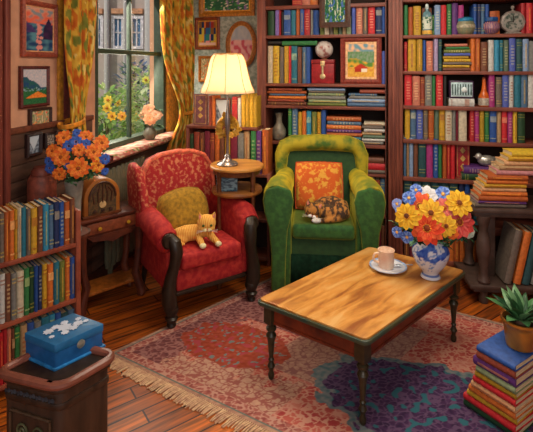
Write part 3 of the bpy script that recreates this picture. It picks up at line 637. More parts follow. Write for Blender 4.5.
# small radio on white book
pile([(.068, 'white', 'B')], 449, 474.5, YP, DX, 1.448, 'under the small striped radio', 'books lying flat on top of a row', inset=.01, depth=.18)
a, b_ = onY(449.5, 90, YS + .015), onY(474, 90, YS + .015); W = b_.x - a.x
t = root('tabletop_radio', ((a.x + b_.x) / 2, YS + .015, 1.517), 0, 'small dark radio with silver striped grille on the fourth shelf', 'radio')
g = G(); g.box(-W / 2, W / 2, 0, .1, 0, .155, bev=.01); mk('case', g, M('3c2440', .4), t)
g = G(); g.box(-W / 2 + .012, W / 2 - .012, -.006, 0, .014, .14, bev=.003); mk('grille', g, M('a8c0c4', .35), t)
g = G()
for i in range(8):
    x = -W / 2 + .025 + i * (W - .05) / 7; g.box(x - .004, x + .004, -.01, -.005, .03, .125)
mk('grille_bar', g, M('24403c', .5), t)
g = G(); g.lathe([(0, 0), (.022, 0), (.024, .004), (.012, .012), (0, .012)], seg=16, MX=Matrix.Translation((.02, -.008, .077)) @ Matrix.Rotation(R(90), 4, 'X')); mk('dial', g, M('d0dce0', .3), t)
# orange bottle
def ex(t):
    g = G(); g.lathe([(.046, .01), (.048, .012), (.048, .07), (.046, .075)], seg=18); mk('label', g, M('b8b0a0', .6, sc=50, h2='8a7a70'), t)
    g = G(); g.lathe([(.014, .235), (.015, .24), (.015, .255), (0, .258)], seg=12); mk('cap', g, M('8a3a18'), t)
vessel('bottle', 484, 90, YS + .06, 1.448, [(.04, 0), (.046, .008), (.046, .085), (.03, .12), (.02, .15), (.016, .2), (.014, .24), (0, .24)], M('c05a20', .25), 'orange glass bottle with pale label right of the small radio', 'bottle', ex)
# silver bird
p = onY(484, 160, YS + .08); t = root('bird_figurine', (p.x, p.y, .925), 0, 'small silver bird figurine lying on the purple and green books', 'ornament')
g = G(); g.ell((.02, 0, .05), (.075, .045, .048), seg=20); g.ell((-.045, -.01, .085), (.03, .025, .03), seg=14); g.tube([(-.04, 0, .08), (-.02, 0, .06)], [.022, .03]); g.tube([(.07, 0, .06), (.12, 0, .07)], [.03, .008], flat=.5)
o = mk('body', g, M('b4b0a8', .3, metal=.5), t); md = o.modifiers.new('r', 'REMESH'); md.mode = 'VOXEL'; md.voxel_size = .005; md.use_smooth_shade = True
g = G(); g.lathe([(.008, 0), (0, .02)], seg=8, MX=Matrix.Translation((-.072, -.012, .084)) @ Matrix.Rotation(R(-100), 4, 'Y')); mk('beak', g, M('7a7068'), t)
# ------------------------------------------------------------------ low bookcase behind lamp
YL = 3.92
xa, xb = onY(186, 60, YL).x, onY(270, 60, YL).x
t = root('low_bookcase', ((xa + xb) / 2, YL, 0), 0, 'low dark brown bookcase behind the lamp table', 'bookcase'); c = (xa + xb) / 2
for x0, x1 in ((xa, xa + .03), (xb - .028, xb)):
    g = G(); g.box(x0 - c, x1 - c, 0, .24, 0, 1.215 if x0 == xa else .83, bev=.004); mk('side_panel', g, wood2, t)
g = G(); g.box(xa - c, xb - .12 - c, .0, .24, 1.215, 1.244, bev=.004); mk('top', g, M('6a3424', .5), t)
for z in (.825, .42, .08):
    g = G(); g.box(xa + .03 - c, xb - .028 - c, 0, .22, z - .03, z, bev=.003); mk('shelf', g, M('6a3424', .5), t)
g = G(); g.box(xa - c, xb - c, .22, .24, 0, .83); g.box(xa - c, xb - .12 - c, .22, .24, .83, 1.22); mk('back_panel', g, dark, t)
g = G(); g.box(xb - .15 - c, xb - .12 - c, 0.02, .22, .825, 1.22); mk('divider', g, wood2, t)
YPL = (0, YL)
gq = 'upright books in the low bookcase'
row([(208, 211.5, 96, 'reddish_brown', 'p'), (212, 214.7, 96, 'orange', 'p'), (231.5, 237, 97, 'red', 'b'), (237.5, 240.5, 98, 'white', 'p'), (241, 244.7, 95, 'gold', 'p'), (245, 248.7, 93, 'mustard', 's'), (249, 252.7, 94, 'gold', 'p'), (253, 256.7, 96, 'mustard', 'p')], 'on top of low bookcase', gq, YPL, DX, 1.244, inset=.02, depth=.17)
row([(188, 193, 134, 'dark_green', 'p'), (193.5, 199, 132, 'reddish_brown', 'p'), (199.5, 204, 133, 'brown', 's'), (204.5, 209.5, 131, 'maroon', 'p'), (210, 214, 133, 'reddish_brown', 'b'), (214.5, 219, 132, 'orange', 'p'), (219.5, 224, 133, 'brown', 'p'), (224.5, 229.5, 132, 'gold', 'b'), (230, 237, 133, 'maroon', 'p'), (237.5, 243.5, 133, 'grey', 'p'), (244, 249.3, 131, 'tan', 's')],
    'on shelf behind the lamp', gq, YPL, DX, .825, inset=.02, depth=.17)
row([(250.4, 255.5, 131, 'green', 't'), (256, 261, 131, 'purple', 't'), (262, 268, 130, 'dark_orange', 's')], 'at right end of low bookcase', gq, YPL, DX, .825, inset=.0, depth=.19)
a, b_ = onY(193.5, 66, YL + .05), onY(207, 66, YL + .05)
face_book(193.5, 207, 94, 1.244, '7a4a50', YL + .05, 'mauve-brown book with gold diamonds facing out, right of the curtain')
picture(215, 231, 98, 126.5, ('Y', YL + .06), 'small blue-grey framed print on the low bookcase behind the lamp stem', p_grey, '6a4030', .015)
# ------------------------------------------------------------------ lamp table
tc = C2((237 - CX) / F * 3.78, 3.78); tr = 27 / 450 * 3.78; TZ = 1.8 - 98 / 450 * 3.78
t = root('side_table', (tc.x, tc.y, 0), YAW, 'round two-tier wooden side table carrying the lamp', 'table')
tw = M('9a6028', .45, sc=8, stretch=(.4, 3, 1), h2='6a3a1a')
g = G(); g.lathe([(0, TZ - .03), (tr - .015, TZ - .032), (tr, TZ - .022), (tr, TZ - .008), (tr - .008, TZ), (0, TZ)], seg=40); mk('tabletop', g, M('c08840', .4, sc=8, stretch=(.4, 3, 1), h2='9a6028'), t)
g = G(); g.lathe([(tr - .03, TZ - .07), (tr - .025, TZ - .03)], seg=40); mk('apron', g, M('6a3c1c', .5), t)
LZ = 1.8 - 124 / 450 * 3.7
g = G(); g.lathe([(0, LZ - .035), (tr - .02, LZ - .035), (tr - .012, LZ - .02), (tr - .018, LZ), (0, LZ)], seg=40); mk('lower_shelf', g, tw, t)
for k in range(4):
    a = R(45 + 90 * k); x, y = (tr - .035) * math.cos(a), (tr - .035) * math.sin(a)
    g = G(); g.lathe([(.012, 0), (.02, .02), (.014, .08), (.018, .3), (.014, LZ - .05), (.02, LZ), (.016, LZ + .06), (.02, TZ - .08), (.022, TZ - .03)], (x, y, 0), seg=12); mk('leg', g, M('5e3218', .5), t)
p = C2((227 - CX) / F * 3.66, 3.68, LZ)
t = root('tin_box', p, YAW, 'blue-grey painted tin box on the lower tier of the lamp table', 'box')
g = G(); g.box(-.085, .085, -.03, .04, 0, .11, bev=.006); mk('body', g, M('7898a8', .4, sc=26, h2='2c4458', thr=(.42, .58), stretch=(1, 1, 2.5)), t)
g = G(); g.box(-.088, .088, -.033, .043, .11, .135, bev=.006); mk('lid', g, M('5c7888', .4, sc=30, h2='2c4458'), t)
# lamp
lp = C2((227.5 - CX) / F * 3.75, 3.75, TZ)
lz = lambda y: 1.8 - (y - 66) / 450 * 3.75 - TZ
t = root('table_lamp', lp, YAW, 'silver-stemmed table lamp with a glowing cream bell shade', 'lamp')
sil = M('8c8484', .25, metal=.7, var=.2)
g = G(); g.lathe([(.088, 0), (.09, .01), (.075, .025), (.05, .034), (.03, .05), (.022, .065)], seg=28); mk('base', g, sil, t)
g = G(); g.lathe([(.02, .06), (.026, .075), (.014, .09), (.011, lz(135)), (.016, lz(133)), (.022, lz(126)), (.024, lz(120)), (.016, lz(113)), (.01, lz(108)), (.007, lz(92)), (.007, lz(75))], seg=18); mk('stem', g, sil, t)
sh = mat_shade()
def wob(a, z): return 1 + .02 * math.cos(a * 8)
r0, r1 = 26.5 / 450 * 3.75, 12.5 / 450 * 3.75; z0, z1 = lz(92), lz(54)
prf = []
for px_, py_ in ((26.5, 92.5), (25, 89), (22.8, 84), (21, 78), (19.6, 72), (18.4, 66), (17.2, 61), (15.6, 57), (13.5, 54)): prf.append((px_ / 450 * 3.75, lz(py_)))
r1 = prf[-1][0]; z1 = prf[-1][1]
g = G(); g.lathe(prf, seg=48, wob=wob); g2 = [f for f in g.bm.faces if len(f.verts) > 8]; bmesh.ops.delete(g.bm, geom=g2, context='FACES_ONLY')
so = mk('lamp_shade', g, sh, t, sharp=0); so.modifiers.new('s', 'SOLIDIFY').thickness = .003
g = G(); g.lathe([(r1 * 1.03, z1 - .012), (r1 * 1.05, z1), (r1 * 1.0, z1 + .006), (r1 * .95, z1)], seg=40)
bmesh.ops.delete(g.bm, geom=[f for f in g.bm.faces if len(f.verts) > 8], context='FACES_ONLY'); mk('shade_trim', g, M('d8a060'), so)
g = G()
for k in range(8):
    a = k / 8 * 6.2832; g.tube([((r + .003) * 1.02 * math.cos(a), (r + .003) * 1.02 * math.sin(a), z) for r, z in prf], .0025, 5)
mk('rib', g, M('d8a050'), so)
g = G(); g.ell((0, 0, lz(74)), (.03, .03, .04), seg=14); mk('bulb', g, mat_emit('fff0c8', 8), t)
g = G()
for k in range(26):
    a = k * 2.4; rr = .02 + .075 * ((k % 7) / 7)
    g.leaf((rr * math.cos(a) * .8, .03 + .01 * math.sin(k), lz(127) + rr * math.sin(a) * .9), (math.cos(a), .1, math.sin(a)), (0, -1, 0), .055, .05, bend=-.5, fold=.5)
g.tube([(.08 * math.cos(q) , .035, lz(127) + .075 * math.sin(q)) for q in [i / 14 * 6.2832 for i in range(15)]], .016, 8)
o = mk('bow', g, M('c8962c', .5, h2='8a6018', sc=20), t, recalc=False); o.modifiers.new('s', 'SOLIDIFY').thickness = .002; tag(o, 'gold ruffled bow', None)
# ------------------------------------------------------------------ red wing armchair
def soft(o, lv=1): m = o.modifiers.new('sub', 'SUBSURF'); m.levels = lv; m.render_levels = lv; return o
redf = M('98141c', .8, sc=26, h2='b43028', thr=(.42, .62), sheen=.12, sheent='ff5040')
redb = M('9c181e', .8, sc=34, h2='c07450', thr=(.5, .62), sheen=.12, sheent='ff9060')
blk = M('2a2018', .35, var=.3)
RC = C2(-.385, 3.27)
rot_r = 33 + YAW
t = root('armchair', (RC.x, RC.y, .009), rot_r, 'red patterned wing armchair with carved dark wood arm posts', 'armchair', 'upholstered armchairs'); t.scale[0] = .93
g = G(); g.box(-.29, .29, .03, .62, .2, .36, bev=.02); mk('seat_base', g, redf, t)
g = G(); g.box(-.3, .3, .012, .05, .185, .21, bev=.006); g.box(-.33, -.3, .05, .62, .185, .21, bev=.006); g.box(.3, .33, .05, .62, .185, .21, bev=.006); mk('rail', g, blk, t)
g = G(); g.box(-.262, .262, -.005, .56, .345, .465, bev=.035, seg=4); soft(mk('seat', g, redf, t))
# back
TB = Matrix.Translation((0, .56, .3)) @ Matrix.Rotation(R(-9), 4, 'X')
prf = [(-.30, 0), (.30, 0), (.335, .25), (.35, .5), (.335, .64), (.27, .735), (.16, .775), (0, .79), (-.16, .775), (-.27, .735), (-.335, .64), (-.35, .5), (-.335, .25)]
g = G(); g.slab(prf, 0, .13, MX=TB, bev=.045, seg=4); mk('backrest', g, redb, t)
g = G(); g.tube([TB @ Vector((x * .97, .01, z * .98)) for x, z in prf[2:]], .02, 8); o = mk('piping', g, M('d86a50', .7), t)
# wings and arms
for sx in (-1, 1):
    g = G(); MX = Matrix.Translation((sx * .345, 0, 0)) @ Matrix.Rotation(R(sx * -6), 4, 'Z')
    g.slabx([(.68, .5), (.44, .56), (.40, .66), (.46, .86), (.56, .99), (.70, 1.02), (.74, .9)] if sx < 0 else [(.64, .5), (.44, .54), (.40, .64), (.45, .8), (.53, .88), (.6, .9), (.65, .8)], -.04, .04, MX=MX, bev=.03); mk('wing', g, redb if sx < 0 else redf, t)
    g = G(); pts = [(sx * .345, .70, .62), (sx * .36, .5, .625), (sx * .374, .3, .625), (sx * .374, .14, .61), (sx * .362, .05, .57)]
    g.tube(pts, [.07, .084, .094, .096, .08], 14)
    g.box(min(sx * .28, sx * .365), max(sx * .28, sx * .365), .04, .68, .2, .64, bev=.025, seg=3)
    g.ell((sx * .36, .06, .57), (.08, .05, .08))
    mk('armrest', g, redf, t, sharp=60)
    g = G(); px_ = [(sx * .35, .02, .61), (sx * .325, -.015, .575), (sx * .315, -.03, .51), (sx * .325, -.02, .43), (sx * .348, -.004, .34), (sx * .365, .0, .25), (sx * .36, .0, .17), (sx * .35, 0, .12)]
    g.tube(px_, [.034, .046, .046, .04, .042, .05, .054, .046], 14, flat=1.1)
    g.lathe([(0, -.03), (.05, -.028), (.054, 0), (.042, .02), (0, .024)], seg=16, MX=Matrix.Translation((sx * .362, .0, .585)) @ Matrix.Rotation(R(90), 4, 'X'))
    mk('arm_post', g, blk, t)
    g = G(); g.lathe([(.03, 0), (.036, .012), (.03, .03), (.046, .05), (.048, .062), (.036, .075), (.048, .1), (.053, .12), (.046, .14)], (sx * .345, 0, 0), seg=16); mk('leg', g, blk, t)
    g = G(); g.tube([(sx * .3, .66, .2), (sx * .31, .69, .1), (sx * .31, .72, -.005)], [.03, .024, .018], 10); mk('leg', g, blk, t)
# gold pillow
def pillow(parent_loc, rz, W, H, T, m, label, tilt=-15, roll=0, name='pillow', pip=None, rd=.06, grp='cushions on the armchairs', loc_up=0):
    t = root(name, parent_loc, rz, label, 'cushion', grp); t.rotation_euler[0] = R(tilt)
    g = G(); n = 22; co = []; fs = []
    for sgn in (-1, 1):
        for j in range(n + 1):
            for i in range(n + 1):
                u, v = i / n * 2 - 1, j / n * 2 - 1; b_ = ((1 - u ** 4) * (1 - v ** 4)) ** .5
                pin = 1 - .07 * (1 - abs(u)) * 0 - .06 * (abs(u * v)) * 0
                co.append((u * W / 2 * (1 - rd * v * v), sgn * T / 2 * b_, H / 2 + v * H / 2 * (1 - rd * u * u)))
    for s_ in range(2):
        o0 = s_ * (n + 1) ** 2
        for j in range(n):
            for i in range(n):
                q = [o0 + j * (n + 1) + i, o0 + j * (n + 1) + i + 1, o0 + (j + 1) * (n + 1) + i + 1, o0 + (j + 1) * (n + 1) + i]; fs.append(q if s_ == 0 else q[::-1])
    MX = Matrix.Rotation(R(roll), 4, 'Y')
    g.raw(co, fs, 0, MX); bmesh.ops.remove_doubles(g.bm, verts=g.bm.verts, dist=1e-5); mk('cover', g, m, t, sharp=0)
    ed = [(-1, -1), (1, -1), (1, 1), (-1, 1), (-1, -1)]
    pts = []
    for k in range(4):
        for q in range(8):
            u = ed[k][0] + (ed[k + 1][0] - ed[k][0]) * q / 8; v = ed[k][1] + (ed[k + 1][1] - ed[k][1]) * q / 8
            pts.append((u * W / 2 * (1 - rd * v * v), 0, H / 2 + v * H / 2 * (1 - rd * u * u)))
    pts.append(pts[0]); g = G(); g.tube([MX @ Vector(p) for p in pts], .006, 6); mk('piping', g, pip or m, t)
    return t
def loc_on(base, rz, x, y, z): v = Vector((x, y, 0)); v.rotate(Matrix.Rotation(R(rz), 3, 'Z')); return (base.x + v.x, base.y + v.y, z)
pillow(loc_on(RC, rot_r, -.03, .39, .475), rot_r + 2, .43, .35, .22, M('b08420', .85, sc=40, h2='7a5c14', sheen=.2), 'plump mustard-gold cushion behind the ginger cat', tilt=-22, roll=-5, rd=.2)
# ------------------------------------------------------------------ green armchair
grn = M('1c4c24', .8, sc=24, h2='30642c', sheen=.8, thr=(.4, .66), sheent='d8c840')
lit_grn = M('3c6424', .8, sc=9, h2='a89820', sheen=.8, thr=(.4, .6), sheent='ffe040')  # green velvet with the yellow light on roll and arms painted into its colour
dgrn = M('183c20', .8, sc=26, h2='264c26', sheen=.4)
GC = C2(.445, 3.5); rot_g = YAW - 5
t = root('armchair', (GC.x, GC.y, .009), rot_g, 'green velvet armchair with thick rolled arms in front of the bookcase', 'armchair', 'upholstered armchairs'); t.scale[0] = .97
g = G(); g.box(-.27, .27, .06, .56, .1, .43, bev=.025); mk('seat_base', g, dgrn, t)
g = G(); n = 26; co = []; fs = []
for k in range(n + 1):
    x = -.27 + .54 * k / n; yy = .045 + .008 * math.sin(k * 2.2); co += [(x, yy - .006, .035), (x, .045, .3)]
for k in range(n): fs.append((2 * k, 2 * k + 2, 2 * k + 3, 2 * k + 1))
g.raw(co, fs); o = mk('skirt', g, M('10281a', .9, spec=.1), t, recalc=False); o.modifiers.new('s', 'SOLIDIFY').thickness = .01
g = G(); g.box(-.258, .258, .02, .56, .42, .545, bev=.04, seg=4); soft(mk('seat', g, grn, t))
TG = Matrix.Translation((0, .5, .3)) @ Matrix.Rotation(R(-7), 4, 'X')
prf = [(-.33, 0), (.33, 0), (.375, .3), (.40, .55), (.395, .72), (.36, .80), (.28, .83), (0, .842), (-.28, .83), (-.36, .80), (-.395, .72), (-.40, .55), (-.375, .3)]
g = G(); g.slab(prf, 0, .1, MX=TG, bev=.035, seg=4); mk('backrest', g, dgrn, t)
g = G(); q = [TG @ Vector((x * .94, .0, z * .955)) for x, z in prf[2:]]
g.tube(q, [.035, .05, .064, .07, .072, .072, .072, .07, .064, .05, .035], 12); mk('rolled_edge', g, lit_grn, t)
for sx in (-1, 1):
    g = G()
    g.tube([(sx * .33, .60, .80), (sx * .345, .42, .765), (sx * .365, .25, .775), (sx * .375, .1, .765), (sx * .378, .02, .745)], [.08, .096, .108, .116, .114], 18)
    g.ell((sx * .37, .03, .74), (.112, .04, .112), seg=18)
    mk('armrest', g, lit_grn, t, sharp=60)
    g = G(); g.box(min(sx * .26, sx * .42), max(sx * .26, sx * .42), .03, .58, .04, .72, bev=.03, seg=3); mk('arm_panel', g, grn, t, sharp=60)
    g = G(); g.slab([(-.055, .03), (.055, .03), (.062, .3), (.075, .5), (.112, .64), (.125, .74), (.1, .82), (.0, .855), (-.1, .82), (-.125, .74), (-.112, .64), (-.075, .52), (-.055, .3)], -.005, .035, MX=Matrix.Translation((sx * .365, -.012, 0)), bev=.016, seg=3)
    mk('arm_front', g, grn, t)
    for yy in (.06, .52):
        g = G(); g.lathe([(.018, 0), (.026, .05)], (sx * .36, yy, 0), seg=12); mk('leg', g, blk, t)
cushm = M('cc5a1c', .85, sc=24, h2='dca03c', thr=(.5, .58), sheen=.3)
pillow(loc_on(GC, rot_g, -.025, .37, .565), rot_g, .41, .40, .14, cushm, 'square orange cushion with yellow leaf pattern on the green chair', tilt=-16, pip=M('c8481c', .8), rd=.03)
# ------------------------------------------------------------------ cats
def remesh(o, v=.006):
    m = o.modifiers.new('remesh', 'REMESH'); m.mode = 'VOXEL'; m.voxel_size = v; m.use_smooth_shade = True
    s = o.modifiers.new('smooth', 'SMOOTH'); s.iterations = 3; s.factor = .5; return o
def cat_head(t, c, s, m, MX, asleep=False, ear='d8987c', muz='f0e0c0'):
    """head parts placed around c; MX rotates the local head (faces -y)"""
    T = Matrix.Translation(c) @ MX
    P = lambda x, y, z: T @ Vector((x * s, y * s, z * s))
    g = G(); g.ell((0, 0, 0), (.46 * s, .42 * s, .40 * s), T, seg=18); g.ell((-.2 * s, -.25 * s, -.13 * s), (.2 * s, .17 * s, .15 * s), T, seg=12); g.ell((.2 * s, -.25 * s, -.13 * s), (.2 * s, .17 * s, .15 * s), T, seg=12)
    for sx in (-1, 1):
        g.tube([P(sx * .27, .04, .18), P(sx * .35, .02, .4), P(sx * .37, .0, .6)], [.19 * s, .12 * s, .015 * s], 8, flat=.55)
    return g, T, P
def cat_face(t, P, s, T, asleep, muz):
    for sx in (-1, 1):
        g = G(); g.ell(P(sx * .1, -.40, -.14), (.12 * s, .1 * s, .09 * s), seg=12); mk('muzzle', g, M(muz, .8), t)
        g = G(); 
        if asleep: g.tube([P(sx * .3, -.32, .06), P(sx * .2, -.41, .02), P(sx * .1, -.40, .06)], .018 * s, 6)
        else: g.ell(P(sx * .18, -.365, .07), (.075 * s, .05 * s, .06 * s), seg=10)
        mk('eye', g, M('2a2010', .2) if asleep else M('4a5a20', .15, var=.1), t)
        g = G(); g.tube([P(sx * .275, -.055, .24), P(sx * .35, -.06, .4), P(sx * .365, -.05, .52)], [.1 * s, .06 * s, .01 * s], 6, flat=.3); mk('inner_ear', g, M('d88a78', .8), t)
    g = G(); g.ell(P(0, -.48, -.07), (.05 * s, .03 * s, .035 * s), seg=8); mk('nose', g, M('c0605a', .5), t)
    for sx in (-1, 1):
        for k in (-1, 0, 1): g = G(); g.tube([P(sx * .16, -.46, -.15), P(sx * .5, -.5, -.15 + k * .08)], .006 * s, 4); mk('whisker', g, M('f0e8d8'), t)
ging = M('d8862c', .85, sc=26, h2='e8bc60', thr=(.4, .58), kind='wave', stretch=(1, 1, .3), sheen=.3)
cp = loc_on(RC, rot_r, -.035, .17, .478)
t = root('cat', cp, rot_r - 12, 'ginger kitten lying with head raised on the red armchair seat', 'cat', 'cats on the armchairs')
SH = .14
g, T, P = cat_head(t, Vector((.045, -.045, .15)), .155, ging, Matrix.Rotation(R(14), 4, 'X') @ Matrix.Rotation(R(-8), 4, 'Z'))
g.tube([(-.16, .04, .055), (-.1, .03, .062), (-.03, .015, .068), (.035, -.01, .085), (.045, -.02, .12)], [.05, .062, .058, .052, .042], 14)
g.ell((-.14, .05, .05), (.075, .06, .052), seg=16); g.ell((-.13, -.005, .035), (.055, .035, .034), seg=12)
for sx, ex_ in ((-.035, 0), (.05, .015)):
    g.tube([(.02 + sx, -.01, .06), (.025 + sx + ex_, -.07, .035), (.03 + sx + ex_ * 2, -.12, .022)], [.032, .026, .022], 10); g.ell((.03 + sx + ex_ * 2, -.135, .02), (.025, .028, .02), seg=10)
g.tube([(-.2, .06, .03), (-.22, .0, .022), (-.18, -.05, .02), (-.12, -.06, .018)], [.02, .018, .016, .012], 8)
remesh(mk('body', g, ging, t))
cat_face(t, P, .155, T, False, 'f0d8a0')
for x, e in ((-.005, 0), (.11, .0)):
    g = G(); g.ell((x, -.146, .02), (.025, .02, .02), seg=12); mk('paw', g, M('f0d8a8', .8), t)
tab = M('3a241a', .85, sc=26, h2='b07434', thr=(.46, .56), stretch=(1, 1, .5), sheen=.2)
cp = loc_on(GC, rot_g, .03, .17, .552)
t = root('cat', cp, rot_g, 'brown tabby cat curled up asleep on the green armchair seat', 'cat', 'cats on the armchairs')
HX = Matrix.Rotation(R(12), 4, 'X') @ Matrix.Rotation(R(14), 4, 'Y')
g, T, P = cat_head(t, Vector((-.115, -.06, .09)), .15, tab, HX)
g.tube([(-.08, .06, .075), (-.03, .085, .09), (.05, .07, .1), (.12, .03, .085), (.13, -.03, .06), (.08, -.07, .045)], [.05, .065, .072, .072, .06, .045], 16)
g.ell((.02, .0, .06), (.13, .09, .06), seg=18); g.ell((-.07, .02, .07), (.07, .07, .06), seg=14)
g.tube([(.1, -.07, .035), (.03, -.1, .028), (-.04, -.105, .024), (-.08, -.1, .022)], [.028, .022, .02, .015], 10)
g.tube([(-.1, -.02, .04), (-.1, -.07, .03), (-.07, -.1, .024)], [.035, .026, .022], 10)
remesh(mk('body', g, tab, t)); cat_face(t, P, .15, T, True, 'f0e8dc')
g = G(); g.ell((-.085, -.115, .026), (.04, .02, .022), seg=14); mk('paw', g, M('f0e8dc', .8), t)
# ------------------------------------------------------------------ coffee table
TT = .47
cN, cL, cR = onZ(367, 341, TT), onZ(255, 298.5, TT), onZ(467.5, 270, TT)
cB = cL + cR - cN; ctr = (cN + cB) / 2
ax = (cR - cN).xy; ay = (cL - cN).xy; lx, ly = ax.length, ay.length; ux, uy = ax.normalized(), ay.normalized()
def TP(a, b): v = ux * a + uy * b; return (v.x, v.y)     # table-axes point relative to centre
t = root('coffee_table', (ctr.x, ctr.y, 0), 0, 'long orange wooden coffee table with dark turned legs on the rug', 'table')
def rquad(hx, hy, r, n=5):
    pts = []
    for sx, sy, a0 in ((1, 1, 0), (-1, 1, 90), (-1, -1, 180), (1, -1, 270)):
        for k in range(n + 1): a = R(a0 + 90 * k / n); pts.append(TP(sx * (hx - r) + r * math.cos(a), sy * (hy - r) + r * math.sin(a)))
    return pts
wt = bpy.data.materials.new('table_wood'); wt.use_nodes = True; nt = wt.node_tree; N = nt.nodes; Lk = nt.links; b = N['Principled BSDF']; b.inputs['Roughness'].default_value = .35
tcn = N.new('ShaderNodeTexCoord'); mp = N.new('ShaderNodeMapping'); mp.inputs['Rotation'].default_value = (0, 0, -math.atan2(ux.y, ux.x)); mp2 = N.new('ShaderNodeMapping'); mp2.inputs['Scale'].default_value = (1.3, 6, 1)
Lk.new(tcn.outputs['Object'], mp.inputs[0]); Lk.new(mp.outputs[0], mp2.inputs[0]); nn = N.new('ShaderNodeTexNoise'); nn.inputs['Scale'].default_value = 2.4; nn.inputs['Detail'].default_value = 6; nn.inputs['Distortion'].default_value = .6
Lk.new(mp2.outputs[0], nn.inputs['Vector']); cr = N.new('ShaderNodeValToRGB'); Lk.new(nn.outputs[0], cr.inputs[0])
cr.color_ramp.elements[0].position = .33; cr.color_ramp.elements[0].color = lin('96582a'); cr.color_ramp.elements[1].position = .52; cr.color_ramp.elements[1].color = lin('d09044')
e = cr.color_ramp.elements.new(.68); e.color = lin('deac68'); Lk.new(cr.outputs[0], b.inputs['Base Color'])
g = G(); g.prism(rquad(lx / 2 - .012, ly / 2 - .012, .03), TT - .012, TT, bev=.003); mk('tabletop', g, wt, t)
g = G(); g.prism(rquad(lx / 2, ly / 2, .035), TT - .035, TT - .010, bev=.008); mk('top_edge', g, M('27423e', .35, h2='4a4a30', sc=12), t)
hx, hy = lx / 2 - .06, ly / 2 - .06
for (a0, b0, a1, b1) in ((-hx, -hy, hx, -hy), (-hx, hy, hx, hy), (-hx, -hy, -hx, hy), (hx, -hy, hx, hy)):
    p0, p1 = Vector(TP(a0, b0)), Vector(TP(a1, b1)); dv = (p1 - p0).normalized(); nv = Vector((-dv.y, dv.x)) * .011
    g = G(); g.prism([p0 - nv, p1 - nv, p1 + nv, p0 + nv], TT - .13, TT - .033); g.prism([p0 - nv * 1.4, p1 - nv * 1.4, p1 + nv * 1.4, p0 + nv * 1.4], TT - .135, TT - .122); mk('apron', g, M('7a3018', .45, h2='4a1c14', sc=10), t)
LEGP = [(.012, 0), (.017, .01), (.018, .03), (.012, .045), (.015, .06), (.022, .075), (.015, .09), (.012, .1), (.018, .112), (.012, .122), (.016, .16), (.02, .215), (.026, .235), (.03, .25), (.024, .262), (.015, .272), (.03, .285), (.03, .295), (.018, .305), (.026, .32), (.027, TT - .135)]
for sx in (-1, 1):
    for sy in (-1, 1):
        x, y = TP(sx * hx, sy * hy); g = G(); g.lathe(LEGP, (x, y, .009), seg=18)
        g.box(-.03, .03, -.03, .03, TT - .14, TT - .036, MX=Matrix.Translation((x, y, 0)) @ Matrix.Rotation(math.atan2(ux.y, ux.x), 4, 'Z')); mk('leg', g, M('2a2418', .35, h2='3c3420'), t)
# cup & saucer & spoon
cp = onZ(388, 268.5, TT)
t = root('saucer', cp, YAW, 'white saucer with blue rim under the cup on the table', 'saucer')
g = G(); g.lathe([(0, .002), (.06, .002), (.065, 0), (.07, .004), (.118, .018), (.12, .021), (.07, .01), (0, .008)], seg=36); mk('plate', g, M('d8dce8', .25, var=.05), t)
g = G(); g.lathe([(.108, .0185), (.116, .0218), (.121, .022)], seg=36, caps=False); mk('rim', g, M('8ca4cc', .3), t)
t = root('coffee_cup', (cp.x - .012, cp.y - .0, TT + .0085), YAW, 'tall peach-cream mug of milky coffee standing on the saucer', 'cup')
g = G(); g.lathe([(0, 0), (.046, 0), (.05, .006), (.052, .1), (.055, .115), (.052, .115), (.048, .1), (.046, .012), (0, .01)], seg=28); mk('mug', g, M('e8b89c', .35, sc=16, h2='f0d8c0'), t)
g = G(); g.lathe([(0, .112), (.03, .112), (.0515, .110)], seg=24, caps=False); mk('coffee', g, M('c89478', .5, sc=50, h2='e8c8b0'), t)
g = G(); g.tube([(-.045, 0, .095), (-.075, 0, .09), (-.085, 0, .065), (-.075, 0, .04), (-.048, 0, .03)], .008, 10); mk('handle', g, M('e8c0a4', .35), t)
p = onZ(400, 268, TT)
t = root('teaspoon', (p.x - .01, p.y - .015, TT + .026), YAW - 10, 'silver teaspoon lying across the right side of the saucer', 'spoon')
g = G(); g.ell((0, 0, 0), (.02, .013, .004), seg=12); g.tube([(.015, 0, 0), (.05, .005, .004), (.09, .01, .002)], [.003, .002, .004], 6); mk('spoon', g, M('c0ccdc', .2, metal=.6), t)
